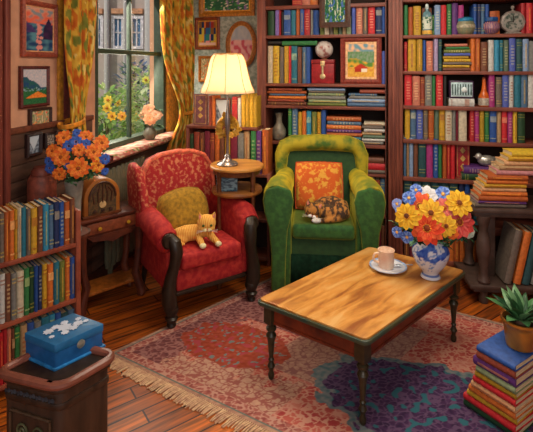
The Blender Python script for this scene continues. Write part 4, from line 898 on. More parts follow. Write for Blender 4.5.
# ------------------------------------------------------------------ flowers
leafm = [M('3a6a3c', .7), M('5a8a58', .7), M('2a5434', .7)]
def flower(name, p, face, r, pc, cc, n, label, group, stem_to, layers=1, wd=.42, cup=.15, pc2=None):
    face = Vector(face).normalized(); t = root(name, p, 0, label, 'flower', group)
    Q = face.to_track_quat('Z', 'Y').to_matrix().to_4x4()
    g = G(); 
    for l in range(layers):
        rr = r * (1 - .28 * l)
        for k in range(n):
            a = (k + .5 * l) / n * 6.2832; jr = random.uniform(.92, 1.05)
            g.leaf(Q @ Vector((r * .08 * math.cos(a), r * .08 * math.sin(a), .003 * l)), Q @ Vector((math.cos(a), math.sin(a), cup + .25 * l)), face, rr * jr, rr * wd * 2 * math.sin(math.pi / n) * 2.0, mi=(k + l) % 2, bend=cup * 1.3, fold=.2, seg=6, tip=1.35, bl=.6)
    mk('petals', g, [M(pc, .65, sc=60, var=.15), M(pc2 or pc, .65, sc=60, var=.15)], t, sharp=0, recalc=False)
    g = G(); g.ell((0, 0, r * .06), (r * .24, r * .24, r * .14), Q, seg=12)
    for k in range(10): a = k / 10 * 6.28; g.ell((r * .22 * math.cos(a), r * .22 * math.sin(a), r * .1), r * .06, Q, seg=6, mi=1)
    mk('centre', g, [M(cc, .8), M('d89028', .7)], t)
    s = Vector(stem_to) - Vector(p); g = G(); g.tube([-face * r * .05, -face * r * .4 + s * .3, s], [.004, .004, .003], 6)
    mid = s * .45 - face * r * .2
    for k in range(2): g.leaf(mid, Vector((random.uniform(-1, 1), random.uniform(-1, 1), random.uniform(-.1, .6))), (0, 0, 1), .05, .02, 0, seg=3)
    mk('stem', g, leafm[0], t, sharp=0, recalc=False)
def sprig(p, stem_to, n, ln, label, group, mats=None, cat='greenery'):
    t = root('leaf_sprig', p, 0, label, cat, group); s = Vector(stem_to) - Vector(p)
    g = G(); tow = (Vector((0, 0, EYE)) - Vector(p)).normalized()
    for k in range(n):
        a = k * 2.4; f = random.uniform(0, .35)
        d = Vector((math.cos(a), math.sin(a) * .5, random.uniform(-.5, .8))) + tow * .4
        g.leaf(s * f, d, (0, 0, 1), ln * random.uniform(.7, 1.1), ln * .45, mi=k % 3, seg=4)
    g.tube([(0, 0, 0), s * .5, s], [.003, .003, .003], 5)
    mk('foliage', g, mats or leafm, t, sharp=0, recalc=False)
# blue-and-white vase
vp = onZ(430.5, 277, TT)
vd = vp.xy.dot(Vector((-sa, ca)))
t = root('flower_vase', vp, YAW, 'blue and white porcelain vase on the right end of coffee table', 'vase')
vprof = [(0, .002), (.055, 0), (.06, .006), (.056, .014), (.044, .024), (.05, .04), (.085, .085), (.106, .135), (.11, .165), (.1, .2), (.08, .225), (.072, .235), (.08, .25), (.075, .25), (.066, .235), (.07, .215)]
vprof = [(r * 1.03, z * 1.0) for r, z in vprof]
nu, nv = 72, len(vprof) * 4; pts = []; cols = []
for j in range(nv + 1):
    q = j / nv * (len(vprof) - 1); k = min(int(q), len(vprof) - 2); f = q - k; r_, z_ = [vprof[k][i] * (1 - f) + vprof[k + 1][i] * f for i in (0, 1)]
    for i in range(nu + 1):
        a = 2 * math.pi * i / nu; pts.append((r_ * math.cos(a), r_ * math.sin(a), z_)); x, y, z = r_ * math.cos(a) * 30, r_ * math.sin(a) * 30, z_ * 30
        n1 = nz(x * .75, y * .75, z * .75 + 5); n2 = nz(x * 2, y * 2, z * 2)
        c = L_('d4d8e4')
        if z_ > .125 and n1 > .1: c = mixc(L_('2848a8'), L_('5a80d0'), n2 + .5)
        elif z_ > .06 and n2 > .3: c = L_('7a98d0')
        if z_ < .03 and z_ > .018: c = L_('6a80b8')
        if z_ > .238: c = L_('3c5cb0')
        cols.append(c)
o = grid_obj('body', pts, cols, nu, nv, t, mat_attr('porcelain', .2))
neck = Vector((vp.x, vp.y, TT + .2))
def FP(px, py, dd): return onD(px, py, vd + dd)
tow = Vector((sa * .6 - .05, -ca, .35))
tow = (O - Vector((vp.x, vp.y, .85))).normalized()
gb = 'flowers of the table bouquet'
def bf(px, py, dd, r, pc, cc, n, lb, nm='daisy', layers=1, off=(0, 0), pc2=None, wd=.5):
    right = Vector((ca, sa, 0)); up = Vector((0, 0, 1))
    f = tow + right * (px - 432) / 90 + up * (215 - py) / 110
    flower(nm, FP(px, py, dd), f, r / 450 * (vd + dd), pc, cc, n, lb, gb, neck + Vector((random.uniform(-.03, .03), random.uniform(-.03, .03), 0)), layers, wd=wd, pc2=pc2)
Y_, O_, C_ = 'dca014', 'e8481c', 'e0584c'
bf(427, 228, -.14, 16, 'dc3c18', '7a3010', 12, 'largest orange-red daisy low in the middle of the table bouquet', layers=2, pc2='e8602c')
bf(407, 216, -.11, 12.5, Y_, '5a2c10', 12, 'yellow daisy at the left side of the table bouquet', pc2='e8b82c')
bf(431, 213, -.13, 13, Y_, '6a3412', 12, 'yellow daisy in the centre of the table bouquet', pc2='e8b82c')
bf(446, 226, -.12, 10.5, 'dca41c', '6a3412', 11, 'yellow daisy just right of the big orange-red one', pc2='e8b82c')
bf(459, 203, -.06, 13, Y_, '6a3412', 12, 'yellow daisy at the upper right of the table bouquet', pc2='e8b82c')
bf(420, 206, -.05, 13, 'e4562c', '8a3c10', 11, 'orange-red daisy at upper left behind the yellow centre one', pc2='dc5c38')
bf(444, 208, -.05, 10, 'e06860', '9a4010', 10, 'coral pink daisy at the top centre of the table bouquet', pc2='dc7466')
bf(459, 222, -.07, 15, 'c43c38', '7a3010', 11, 'large coral daisy at the right side of table bouquet', pc2='d85c54')
bf(453, 234, -.1, 5.5, 'e46820', '9a5010', 8, 'small orange blossom below the large coral daisy', nm='blossom')
bf(427, 196, -.03, 10, 'dcdce0', 'd89a20', 8, 'white blossom at the top of the table bouquet', nm='blossom')
BL = 'blue forget-me-not blossom'
for px, py, dd, r, lb in ((409, 198, -.02, 6.5, BL + ' at the upper left of table bouquet'), (416, 190, .0, 6, BL + ' highest on the table bouquet'), (443, 194, -.01, 7.5, 'blue blossom between white blossom and upper right yellow daisy'),
                          (397, 204, -.03, 5.5, 'pale lilac blossom at the far left edge of table bouquet'), (400, 212, -.06, 5, BL + ' left of the left yellow daisy'), (397, 232, -.08, 5.5, BL + ' lowest at left of the table bouquet'), (407, 237, -.1, 6, BL + ' under the left yellow daisy above the vase')):
    bf(px, py, dd, r, '4a6cc0' if 'lilac' not in lb else '9090c8', 'e0b060', 7, lb, nm='blossom', pc2='7c9ce0', wd=.6)
bf(469, 232, -.04, 6, 'b8c8b8', 'c0b060', 7, 'pale green-white blossom at the right edge of table bouquet', nm='blossom')
for px, py, dd, lb in ((394, 222, -.0, 'outermost left'), (476, 222, .0, 'outermost right'), (418, 194, .03, 'top left behind the white blossom'), (451, 245, -.08, 'lowest right beside the vase'), (402, 224, -.03, 'left edge'), (413, 240, -.11, 'lower left over the vase rim'), (443, 240, -.11, 'lower right over the vase rim'), (469, 237, -.03, 'right edge'), (436, 200, .03, 'top, behind the petals'), (425, 236, -.06, 'middle below the big orange-red daisy'), (459, 212, .02, 'right, behind the coral daisy'), (404, 208, .02, 'upper left, behind the blue blossoms')):
    sprig(FP(px, py, dd), neck, 12, .055, 'green leaves of the table bouquet at ' + lb, 'leaf sprigs of the table bouquet', [M('2c6038', .7), M('6a9a78', .7), M('1f4a30', .7)])
# ------------------------------------------------------------------ rug
A = onZ(108, 355, 0); U = C2(.86, -.51).xy.normalized(); V = C2(.71, .70).xy.normalized(); LU, LV = 2.55, 1.68
RT = .009
def rug_col(u, v):
    n = nz(u * 13, v * 13, 1); n2 = nz(u * 40, v * 40, 5); n3 = nz(u * 7 + 4, v * 7, 9); n4 = nz(u * 22, v * 22, 3)
    cell = noise.voronoi(Vector((u * 27 + n4 * .6, v * 27 + n2 * .4, 0)))[0]; edge = cell[1] - cell[0]; w = n3 * .16 + n4 * .08
    e = min(u, v, LU - u, LV - v)
    if e < .02: return mixc(L_('b89078'), L_('987060'), n2 + .5)
    if e < .032: return L_('66706a')
    if e < .09: return mixc(L_('8c4844'), L_('a8645a'), n2 * 1.5 + .5) if edge > .12 else L_('bc8c7c')
    d1 = math.hypot((u - .50) / .36, (v - .50) / .23) + w
    if d1 < 1:
        c = mixc(L_('8c3824'), L_('a04a38'), n2 + .5)
        if n4 > .22: c = L_('a04048')
        if cell[0] < .28: c = L_('6c7878')
        return c
    if u < .34 + w or (v > .8 and u < .9):
        c = mixc(L_('64383a'), L_('7a4646'), n2 + .5)
        if edge < .14: c = L_('986864')
        return c
    d2 = math.hypot((u - 1.80) / .70, (v - .60) / .36) + w
    if d2 < 1:
        c = mixc(L_('32203e'), L_('4c3054'), n2 + .5)
        if n4 > .26: c = L_('30606c')
        elif edge < .12: c = L_('5c4462')
        return c
    if d2 < 1.1: return mixc(L_('48646c'), L_('7c7c7c'), n2 + .5)
    if v < .33 + w and u < 1.1:
        c = mixc(L_('c09880'), L_('b08474'), n2 + .5)
        if edge < .12: c = L_('985850')
        return c
    if abs(u - 1.05) < .3 and v > .42 and v < 1.3:
        c = mixc(L_('b48c78'), L_('a07468'), n2 + .5)
        if edge < .1: c = L_('8c5c58')
        return c
    c = mixc(L_('a03c3c'), L_('b85c50'), n * 1.4 + .5)
    if edge < .14: c = L_('c48c78')
    if n3 > .25: c = mixc(c, L_('c08474'), .5)
    return c
nu, nv = 540, 356; pts = []; cols = []
for j in range(nv + 1):
    for i in range(nu + 1):
        u, v = i / nu * LU, j / nv * LV; p = A.xy + U * u + V * v; pts.append((p.x - A.x, p.y - A.y, RT)); cols.append(rug_col(u, v))
t = root('rug', (A.x, A.y, 0), 0, 'red and cream oriental rug with fringe under the coffee table', 'rug')
o = grid_obj('pile', pts, cols, nu, nv, t, mat_attr('rug_wool', .95)); m = o.modifiers.new('s', 'SOLIDIFY'); m.thickness = RT - .001; m.offset = -1
g = G(); k = 0
while k * .012 < LU:
    u = k * .012; p = A.xy + U * u; ln = random.uniform(.075, .1); q = p - V * ln + U * random.uniform(-.01, .01)
    g.tube([(p.x - A.x, p.y - A.y, .006), ((p.x + q.x) / 2 - A.x, (p.y + q.y) / 2 - A.y, .009), (q.x - A.x, q.y - A.y, .004)], [.0052, .005, .004], 5); k += 1
o = mk('fringe', g, M('dcb890', .9, h2='b88a70', sc=40), t); o['kind'] = 'stuff'
# ------------------------------------------------------------------ left corner bookcase
P0, P1 = C2(-1.42, 2.42), C2(-1.143, 2.70)
dr = (P1 - P0).xy.normalized(); nb = Vector((-dr.y, dr.x)); rzl = math.degrees(math.atan2(dr.y, dr.x))
S = P1.xy - dr * .60; Lb = .60; Db = .215
t = root('low_bookcase', (S.x, S.y, 0), rzl, 'open-topped reddish low bookcase in the left corner packed with books', 'bookcase')
cw = M('a0543c', .5, sc=12, h2='7a3828')
g = G(); g.box(Lb, Lb + .028, -.005, Db, 0, .93, bev=.004); mk('side_panel', g, cw, t)
g = G(); g.box(-.025, 0, -.005, Db, 0, .93, bev=.004); mk('side_panel', g, cw, t)
for z in (.738, .408, .08):
    g = G(); g.box(0, Lb, -.004, Db - .012, z - .024, z, bev=.003); mk('shelf', g, cw, t)
g = G(); g.box(0, Lb, Db - .012, Db, 0, .93); mk('back_panel', g, dark, t)
glb = 'upright books in the left corner bookcase'
def wrow(xs, cols, tops, z, ph):
    items = []
    for k in range(len(cols)):
        x0, x1 = xs[k], xs[k + 1]; items.append((x0, x1 - .2, tops[0] + (tops[1] - tops[0]) * (x0 / 76) + random.uniform(-1.5, 1.5), cols[k], random.choice('btspB')))
    row(items, ph, glb, S, dr, z, inset=.008, depth=.17, parts=True)
wrow([-6, 0, 5, 10, 15, 18, 22, 27, 31.5, 38, 43.5, 49.5, 54.5, 60, 65, 70.5, 75.6], ['brown', 'grey_brown', 'dark_orange', 'orange', 'gold', 'cream', 'teal', 'grey_brown', 'gold', 'brown', 'cyan', 'slate_blue', 'navy', 'blue', 'dark_orange', 'brown'], (213, 199), .738, 'on open top of corner bookcase')
wrow([-6, 0, 6, 11.5, 17, 24.5, 30, 35, 38.5, 43, 48, 54, 60, 66, 70.5, 75.6], ['grey', 'white', 'brown', 'grey', 'cream', 'green', 'dark_green', 'blue', 'navy', 'gold', 'orange', 'teal', 'olive', 'orange', 'blue'], (276, 256), .408, 'on middle shelf of corner bookcase')
wrow([-6, 0, 3.5, 7.5, 12, 15, 21, 28, 35, 42, 50, 56, 62, 69, 75.6], ['red', 'bright_red', 'red', 'salmon', 'brown', 'green', 'tan', 'blue', 'grey', 'teal', 'cyan', 'blue', 'dark_teal', 'slate_blue'], (332, 308), .08, 'on lowest shelf of corner bookcase')
# canister, stands, vase with orange flowers
cpos = C2((42 - CX) / F * 2.98, 2.98); vpos = C2((74 - CX) / F * 2.93, 2.93)
for nm, q, lb in (('plant_stand', cpos, 'round dark stand hidden behind the corner bookcase under the brown canister'), ('plant_stand', vpos, 'round dark stand behind the corner bookcase under the orange bouquet')):
    t = root(nm, (q.x, q.y, 0), 0, lb, 'stand', 'plant stands')
    g = G(); g.lathe([(0, .70), (.098, .70), (.1, .71), (.1, .72), (0, .72)], seg=24); mk('top', g, M('5a3020'), t)
    g = G(); g.lathe([(.08, 0), (.08, .015), (.02, .04), (.016, .3), (.022, .6), (.04, .70)], seg=16); mk('column', g, M('4a2818'), t)
t = root('canister', (cpos.x, cpos.y, .72), 0, 'reddish-brown stoneware canister standing behind the corner bookcase', 'canister')
g = G(); g.lathe([(.07, 0), (.085, .02), (.09, .2), (.088, .33), (.075, .36), (0, .36)], seg=20); mk('body', g, M('8a4636', .5), t)
g = G(); g.lathe([(.066, .36), (.066, .39), (.05, .415), (0, .42)], seg=20); mk('lid', g, M('7a3a2c', .5), t)
t = root('glass_vase', (vpos.x, vpos.y, .72), 0, 'pale clear glass vase under the orange and blue bouquet', 'vase')
g = G(); g.lathe([(.045, 0), (.05, .01), (.04, .05), (.045, .2), (.062, .34), (.058, .34), (.042, .2), (.03, .06)], seg=20); mk('body', g, M('84847c', .15, var=.15), t)
nk = Vector((vpos.x, vpos.y, 1.03)); tow = (O - Vector((vpos.x, vpos.y, 1.2))).normalized(); gb = 'flowers of the orange bouquet'
def of(px, py, dd, r, pc, n, lb, nm='zinnia', layers=2, pc2=None, cc='8a3c10'):
    right = Vector((ca, sa, 0)); f = tow + right * (px - 78) / 60 + Vector((0, 0, 1)) * (152 - py) / 60
    d = 2.93 + dd; flower(nm, onD(px, py, d), f, r / 450 * d, pc, cc, n, lb, gb, nk, layers, wd=.5, pc2=pc2)
for px, py, dd, r, lb in ((64, 138, -.02, 8, 'orange zinnia at the top left of the corner bouquet'), (86, 137, .0, 7, 'orange zinnia at the top middle of the corner bouquet'), (101.5, 143, -.02, 8, 'orange zinnia at the top right of the corner bouquet'),
                          (52.5, 151, -.03, 7, 'orange zinnia at the left edge of the corner bouquet'), (61, 157, -.09, 9, 'orange zinnia left of centre in the corner bouquet'), (79, 150, -.09, 6.5, 'small orange zinnia in the centre of the corner bouquet'),
                          (93.5, 152, -.08, 8, 'orange zinnia right of centre in the corner bouquet'), (78, 168, -.13, 10.5, 'largest orange zinnia low in the middle of corner bouquet'), (98, 165, -.07, 7.5, 'amber zinnia at the lower right of the corner bouquet'), (59.5, 174, -.08, 7, 'orange zinnia at the lower left of the corner bouquet')):
    of(px, py, dd, r, 'e0641c', 11, lb, pc2='f08a30' if 'amber' not in lb else 'f0a830')
for px, py, dd, r, lb in ((76, 142, -.05, 6.5, 'blue cornflower above the centre of the corner bouquet'), (69, 146, -.06, 6, 'blue cornflower between the left zinnias of corner bouquet'), (86, 144, -.04, 5, 'blue cornflower right of the top middle zinnia'), (105, 159, -.05, 5.5, 'round blue cornflower at the right edge of corner bouquet'),
                          (105, 171.5, -.05, 4, 'small blue cornflower lowest at right of corner bouquet'), (49, 161, -.03, 5, 'blue cornflower at the left edge of corner bouquet'), (50, 168, -.04, 5.5, 'blue cornflower lowest at left of the corner bouquet'), (68, 165, -.07, 4.5, 'blue cornflower left of the largest orange zinnia'), (77, 133, .0, 4.5, 'highest blue cornflower of the corner bouquet')):
    of(px, py, dd, r, '2c50a8', 9, lb, nm='cornflower', layers=2, pc2='3c68c0', cc='1c2c60')
for px, py, dd, lb in ((71, 178, -.03, 'bottom middle'), (92, 171, -.02, 'lower right'), (106, 150, .0, 'right edge'), (56, 166, .0, 'left side'), (84, 160, -.01, 'centre behind'), (70, 133, .03, 'top'), (100, 132, .02, 'upper right')):
    sprig(onD(px, py, 2.93 + dd), nk, 11, .07, 'dark green leaves of the corner bouquet at ' + lb, 'leaf sprigs of the corner bouquet')
# ------------------------------------------------------------------ radio table, radio, radiator
u_ = Vector((.73, .68)); S3 = C2(-1.33, 3.20)
rz3 = math.degrees(math.atan2(u_.y, u_.x)) + YAW
rw = M('6e3420', .45, sc=10, h2='43201a'); 
t = root('console_table', S3, rz3, 'carved dark wood console table with a drawer under the radio', 'table'); t.scale[2] = .955
g = G(); g.box(-.04, .53, -.02, .27, .70, .725, bev=.008); mk('tabletop', g, rw, t)
g = G(); g.box(0, .5, .01, .25, .58, .70); mk('case', g, rw, t)
g = G(); g.box(.05, .45, -.004, .01, .60, .685, bev=.005); dro = mk('drawer', g, M('7e4028', .45), t)
for x in (.14, .36):
    g = G(); g.lathe([(.006, 0), (.006, .01), (.014, .016), (.014, .024), (0, .028)], seg=12, MX=Matrix.Translation((x, -.004, .642)) @ Matrix.Rotation(R(90), 4, 'X')); mk('knob', g, M('d8a830', .3, metal=.5), dro)
for x, y in ((.03, .03), (.47, .03), (.03, .23), (.47, .23)):
    g = G(); s = 1 if x > .2 else -1
    g.tube([(x, y, .6), (x, y, .45), (x - s * .01, y, .3), (x - s * .03, y - .005, .2), (x, y - .01, .1), (x + s * .015, y - .02, .04), (x + s * .005, y - .03, 0.015)], [.035, .028, .024, .03, .032, .035, .028], 10)
    g.tube([(x, y, 0.012), (x + s * .02, y - .035, .012)], [.02, .02], 8)
    mk('leg', g, rw, t)
g = G(); g.box(.0, .5, .03, .24, .12, .145, bev=.006); mk('lower_shelf', g, M('a05a20', .4), t)
g = G(); g.slab([(.06, .58), (.1, .545), (.2, .53), (.25, .51), (.3, .53), (.4, .545), (.44, .58)], .0, .02); mk('apron', g, rw, t)
# cathedral radio
q = loc_on(S3, rz3, .175, .02, .7255 * .955)
t = root('cathedral_radio', q, rz3, 'arched brown wooden cathedral radio on the console table', 'radio')
W = .275; Hh = .275
arch = [(-W / 2, 0), (W / 2, 0), (W / 2, .12)] + [(W / 2 * math.cos(a) , .12 + (Hh - .12) * math.sin(a) ** .85) for a in [R(k) for k in range(12, 169, 12)]] + [(-W / 2, .12)]
g = G(); g.slab(arch, 0, .2, bev=.008, seg=2); mk('case', g, M('8a4a20', .4, sc=10, h2='b0702c'), t, sharp=50)
g = G(); g.slab([(x * .76, .02 + z * .82) for x, z in arch], -.004, .002); mk('grille_cloth', g, M('6a4a28', .8, sc=60, h2='3c3020'), t)
g = G()
for k in (-2, -1, 0, 1, 2): g.tube([(k * .032, -.008, .1), (k * .036, -.008, .17), (k * .02, -.008, .25 - abs(k) * .02)], .005, 6)
g.tube([(.1 * math.cos(a), -.008, .13 + .12 * math.sin(a)) for a in [R(k) for k in range(0, 181, 15)]], .008, 8); mk('fretwork', g, M('4a2818', .45), t)
g = G(); g.lathe([(0, 0), (.024, 0), (.026, .004), (0, .006)], seg=18, MX=Matrix.Translation((0, -.004, .085)) @ Matrix.Rotation(R(90), 4, 'X')); mk('dial', g, M('c0a070', .4), t)
for k in (-1, 0, 1):
    g = G(); g.lathe([(.012, 0), (.013, .012), (0, .014)], seg=12, MX=Matrix.Translation((k * .06, -.003, .04)) @ Matrix.Rotation(R(90), 4, 'X')); mk('knob', g, M('3a2018'), t)
g = G(); g.box(-W / 2 - .01, W / 2 + .01, -.01, .21, -.001, .018, bev=.004); mk('base', g, M('5e3018', .4), t)
# radiator under window
ya_, yb_ = 3.32, 3.95
t = root('radiator', (XL + .09, (ya_ + yb_) / 2, 0), 0, 'grey-green cast iron radiator under the window sill', 'radiator')
rm = M('5c5e4c', .4, h2='6e6a58'); n = 9
for k in range(n):
    y = -(yb_ - ya_) / 2 + (k + .5) * (yb_ - ya_) / n; g = G()
    g.tube([(0, y, .1), (0, y, .16), (0, y, .85), (0, y, .9), (.01, y, .93)], [.02, .028, .028, .026, .012], 10, flat=1.5); mk('column', g, rm, t)
for z in (.16, .86): g = G(); g.tube([(0, -(yb_ - ya_) / 2, z), (0, (yb_ - ya_) / 2, z)], .014, 8); mk('pipe', g, rm, t)
for y in (-.25, .25): g = G(); g.box(-.02, .02, y - .01, y + .01, 0, .12); mk('foot', g, rm, t)
# sill runner & small vase
def p_run(u, v):
    n = nz(u * 9, v * 30, 1)
    if n > .18: return L_('e0d4b8')
    if n < -.3: return L_('6a8a50')
    return mixc(L_('b86460'), L_('cc8478'), nz(u * 20, v * 20, 4) + .5)
nu, nv = 60, 12; x0, x1 = XL - .02, XL + .178; y0, y1 = WY0 - .02, WY1 + .2; pts = []; cols = []
for j in range(nv + 1):
    for i in range(nu + 1):
        v = j / nv; y = y0 + (y1 - y0) * i / nu
        if v < .75: x = x0 + (x1 - x0) * v / .75; z = WZ0 + .001 + .002 * math.sin(i)
        else: x = x1 + .003; z = WZ0 - (v - .75) / .25 * .04
        pts.append((x, y, z)); cols.append(p_run(i / nu * 6, v))
t = root('sill_runner', (0, 0, 0), 0, 'pink floral cloth runner lying on the window sill', 'runner'); o = grid_obj('cloth', pts, cols, nu, nv, t); o.modifiers.new('s', 'SOLIDIFY').thickness = .004
vs = onX(150, 136, XL + .08); vs.z = WZ0 + .004
t = root('small_vase', vs, 0, 'small grey-brown vase on the window sill', 'vase'); t.scale = (1.3, 1.3, 1.15)
g = G(); g.lathe([(.03, 0), (.036, .008), (.05, .04), (.052, .065), (.036, .095), (.03, .11), (.036, .12), (.03, .12), (.022, .1)], seg=20); mk('body', g, M('7a7460', .4, h2='5a5244'), t)
nk = Vector((vs.x, vs.y, vs.z + .09)); dv = vs.xy.dot(Vector((-sa, ca))); tow = (O - vs).normalized(); gb = 'flowers in the small sill vase'
for px, py, dd, r, c, lb in ((149, 110, -.02, 6.2, 'e8a880', 'peach rose at the top of the sill vase'), (156, 115, -.03, 6, 'f0b890', 'peach rose at right in the sill vase'), (150, 119, -.06, 6, 'f0a070', 'peach rose low in the middle of the sill vase'), (144, 115, -.02, 4.5, 'e0b088', 'small peach rose at left in the sill vase')):
    flower('rose', onD(px, py, dv + dd), tow + Vector((0, 0, .3)), r / 450 * dv, c, 'd88850', 8, lb, gb, nk, 3, wd=.6, cup=.3)
for px, py, lb in ((142, 113, 'left'), (160, 124, 'right'), (144, 125, 'lower left'), (157, 110, 'upper right')):
    sprig(onD(px, py, dv), nk, 9, .07, 'green leaf sprig of the sill vase at ' + lb, 'leaf sprigs of the sill vase', [M('5a7a58', .7), M('6a9060', .7), M('48704c', .7)])
# ------------------------------------------------------------------ dark cabinet with blue box
KZ = .56
kF, kR, kL = onZ(60, 386, KZ), onZ(119, 352, KZ), onZ(-6, 370, KZ)
kB = kR + (kL - kF); kc = (kR + kL) / 2
def inset(f): return [(kc + (p - kc) * f).xy - kc.xy for p in (kF, kR, kB, kL)]
def rpoly(pts, r, n=5):
    out = []; m = len(pts)
    for i in range(m):
        p = pts[i]; a = (pts[i - 1] - p).normalized(); b_ = (pts[(i + 1) % m] - p).normalized()
        for k in range(n + 1):
            q = k / n; s0 = p + a * r; s1 = p + b_ * r; out.append(s0 * (1 - q) ** 2 + p * 2 * q * (1 - q) + s1 * q * q)
    return [(v.x, v.y) for v in out]
t = root('cabinet', (kc.x, kc.y, 0), 0, 'dark carved wooden cabinet with rounded tray top at the lower left', 'cabinet')
kd = M('33241a', .5, h2='4c3426', sc=9, stretch=(3, 3, .4))
g = G(); g.prism(rpoly(inset(.86), .03), .0, KZ - .045, bev=.004); mk('body', g, kd, t)
g = G(); g.prism(rpoly(inset(.95), .05), KZ - .05, KZ - .03, bev=.006); g.prism(rpoly(inset(.9), .04), KZ - .12, KZ - .09, bev=.006); mk('moulding', g, M('3a2a20', .45), t)
g = G(); g.prism(rpoly(inset(.98), .05), KZ - .03, KZ - .018, bev=.003); mk('top', g, M('2c2018', .4), t)
rp = [Vector(p) for p in rpoly(inset(.965), .06)]; g = G(); rp.append(rp[0]); rp.append(rp[1]); g.tube([(p.x, p.y, KZ - .013) for p in rp], .018, 10, caps=False); mk('rim', g, M('6e4030', .35, h2='94584a', sc=8), t)
ins = [Vector(p) for p in inset(.86)]; e1 = (ins[3] - ins[0]); n1 = Vector((e1.y, -e1.x)).normalized()
if n1.dot(ins[0]) < 0: n1 = -n1
g = G(); E = lambda s, z, o=.006: (ins[0].x + e1.x * s + n1.x * o, ins[0].y + e1.y * s + n1.y * o, z)
for s0, s1, z0, z1 in ((.15, .85, .4, .408), (.15, .85, .03, .038)): g.tube([E(s0, z0), E(s1, z1)], .006, 6)
g.tube([E(.15, .03), E(.15, .4)], .006, 6); g.tube([E(.85, .03), E(.85, .4)], .006, 6)
mk('door_frame', g, M('4c3a2a', .45), t)
for c_ in (.35, .65):
    g = G(); sg = 1 if c_ < .5 else -1
    g.tube([E(c_ + sg * .1 * (1 - k / 22) * math.cos(k * .55), .33 + .035 * (1 - k / 22) * math.sin(k * .55)) for k in range(20)], .0045, 6)
    for k in range(5): g.leaf(E(c_, .3 - k * .02, .008), (random.uniform(-1, 1), random.uniform(-1, 1), -.5), (n1.x, n1.y, 0), .03, .014)
    g.tube([E(.5 - sg * .06, .27), E(.5 - sg * .06, .1)], .004, 6)
    mk('carving', g, M('54583c', .5), t, recalc=False)
g = G()
for k in range(16): g.leaf(E(.06 + k * .055, KZ - .075, .01), (e1.x, e1.y, .06 * (-1) ** k), (n1.x, n1.y, .3), .022, .016)
mk('carved_band', g, M('3e4048', .5), t, recalc=False)
# blue box
BZ = KZ - .018
bF, bR, bL = onZ(55, 371, BZ), onZ(104, 347, BZ), onZ(24, 357, BZ)
bB = bR + bL - bF; bc = (bR + bL) / 2
def bi(f): return [(bc + (p - bc) * f).xy - bc.xy for p in (bF, bR, bB, bL)]
bh = (371 - 345.5) / 450 * bF.xy.dot(Vector((-sa, ca)))
t = root('keepsake_box', (bc.x, bc.y, BZ), 0, 'bright blue lidded keepsake box with white flowers on the dark cabinet', 'box')
bm_ = M('1f5c98', .4, var=.15, sc=40)
g = G(); g.prism(rpoly(bi(1.06), .008), 0, .01, bev=.003); mk('base', g, M('2878b8', .4), t)
g = G(); g.prism(rpoly(bi(.97), .006), .01, bh * .66); mk('body', g, bm_, t)
g = G(); g.prism(rpoly(bi(1.0), .008), bh * .67, bh, bev=.004); lid = mk('lid', g, M('22689c', .4, var=.12, sc=40), t)
g = G(); lu = (bR - bF).xy; lv = (bL - bF).xy; o0 = (bF - bc).xy
for (s, q, r_) in ((.5, .5, .036), (.24, .6, .026), (.74, .44, .026), (.42, .66, .022), (.58, .34, .022), (.88, .4, .014), (.38, .3, .02), (.62, .7, .02), (.15, .35, .014), (.86, .62, .016)):
    p = o0 + lu * s + lv * q
    for k in range(8): a = k * .785 + s; g.leaf((p.x, p.y, bh + .003), (math.cos(a), math.sin(a), 0.02), (0, 0, 1), r_ * .95, r_ * .6, bend=.0, fold=.1, seg=3)
mk('flower_motif', g, M('c8d4e8', .5, var=.08), lid, recalc=False)
fm = o0 + lu * .5; ln_ = Vector((lu.y, -lu.x)).normalized()
if ln_.dot(fm) < 0: ln_ = -ln_
rm_ = Matrix.Translation((fm.x + ln_.x * .002, fm.y + ln_.y * .002, bh * .62)) @ ln_.to_3d().to_track_quat('Z', 'Y').to_matrix().to_4x4()
g = G(); g.lathe([(0, 0), (.017, 0), (.018, .004), (.012, .007), (0, .008)], seg=18, MX=rm_); mk('clasp', g, M('a0a49c', .3, metal=.5), t)
# ------------------------------------------------------------------ right stand with books
sp = onZ(486, 303, 0); 
t = root('book_stand', sp, YAW - 6, 'dark two-tier wooden stand with turned pillars at the right edge', 'table')
sd = M('3a2a22', .5, h2='54403a', sc=12)
def sx_(px, d=3.42): return (px - 486) / 450 * d
W0, W1 = sx_(472), sx_(572)
g = G(); g.box(W0, W1, -.03, .40, .69, .72, bev=.006); g.box(W0 + .02, W1 - .02, -.01, .38, .655, .69, bev=.005); mk('top', g, sd, t)
g = G(); g.box(W0 - .02, W1, -.04, .38, .115, .15, bev=.008); g.box(W0 + .01, W1, -.02, .36, .09, .115, bev=.005); mk('lower_shelf', g, sd, t)
for x in (sx_(484), sx_(560)):
    for y in (.01, .33):
        g = G(); g.lathe([(.04, .15), (.048, .17), (.034, .2), (.03, .26), (.046, .36), (.054, .42), (.042, .5), (.028, .56), (.04, .6), (.048, .64), (.048, .66)], (x, y, 0), seg=14); mk('pillar', g, sd, t)
        g = G(); g.lathe([(.03, 0), (.038, .03), (.028, .06), (.034, .09)], (x, y, 0), seg=14); mk('foot', g, sd, t)
g = G(); g.box(sx_(492), sx_(501), .12, .3, .15, .66, bev=.006); mk('centre_board', g, sd, t)
stand_rz = R(YAW - 6); sdr = Vector((math.cos(stand_rz), math.sin(stand_rz)))
base = sp.xy
pile([(.03, 'grey_brown', 'p', -3, 0), (.022, 'purple', 's', 0, 0), (.036, 'dark_orange', 'p', 0, 1), (.034, 'orange', 's', 3, 1), (.03, 'peach', 'p', 4, 0), (.03, 'gold', 's', 6, 0), (.03, 'orange', 'p', 8, 1), (.036, 'dark_orange', 's', 9, 1)],
     479, 527, (base.x, base.y), sdr, .722, 'of the orange pile on the dark stand', 'piled books on the dark stand', inset=0, depth=.2, parts=True)
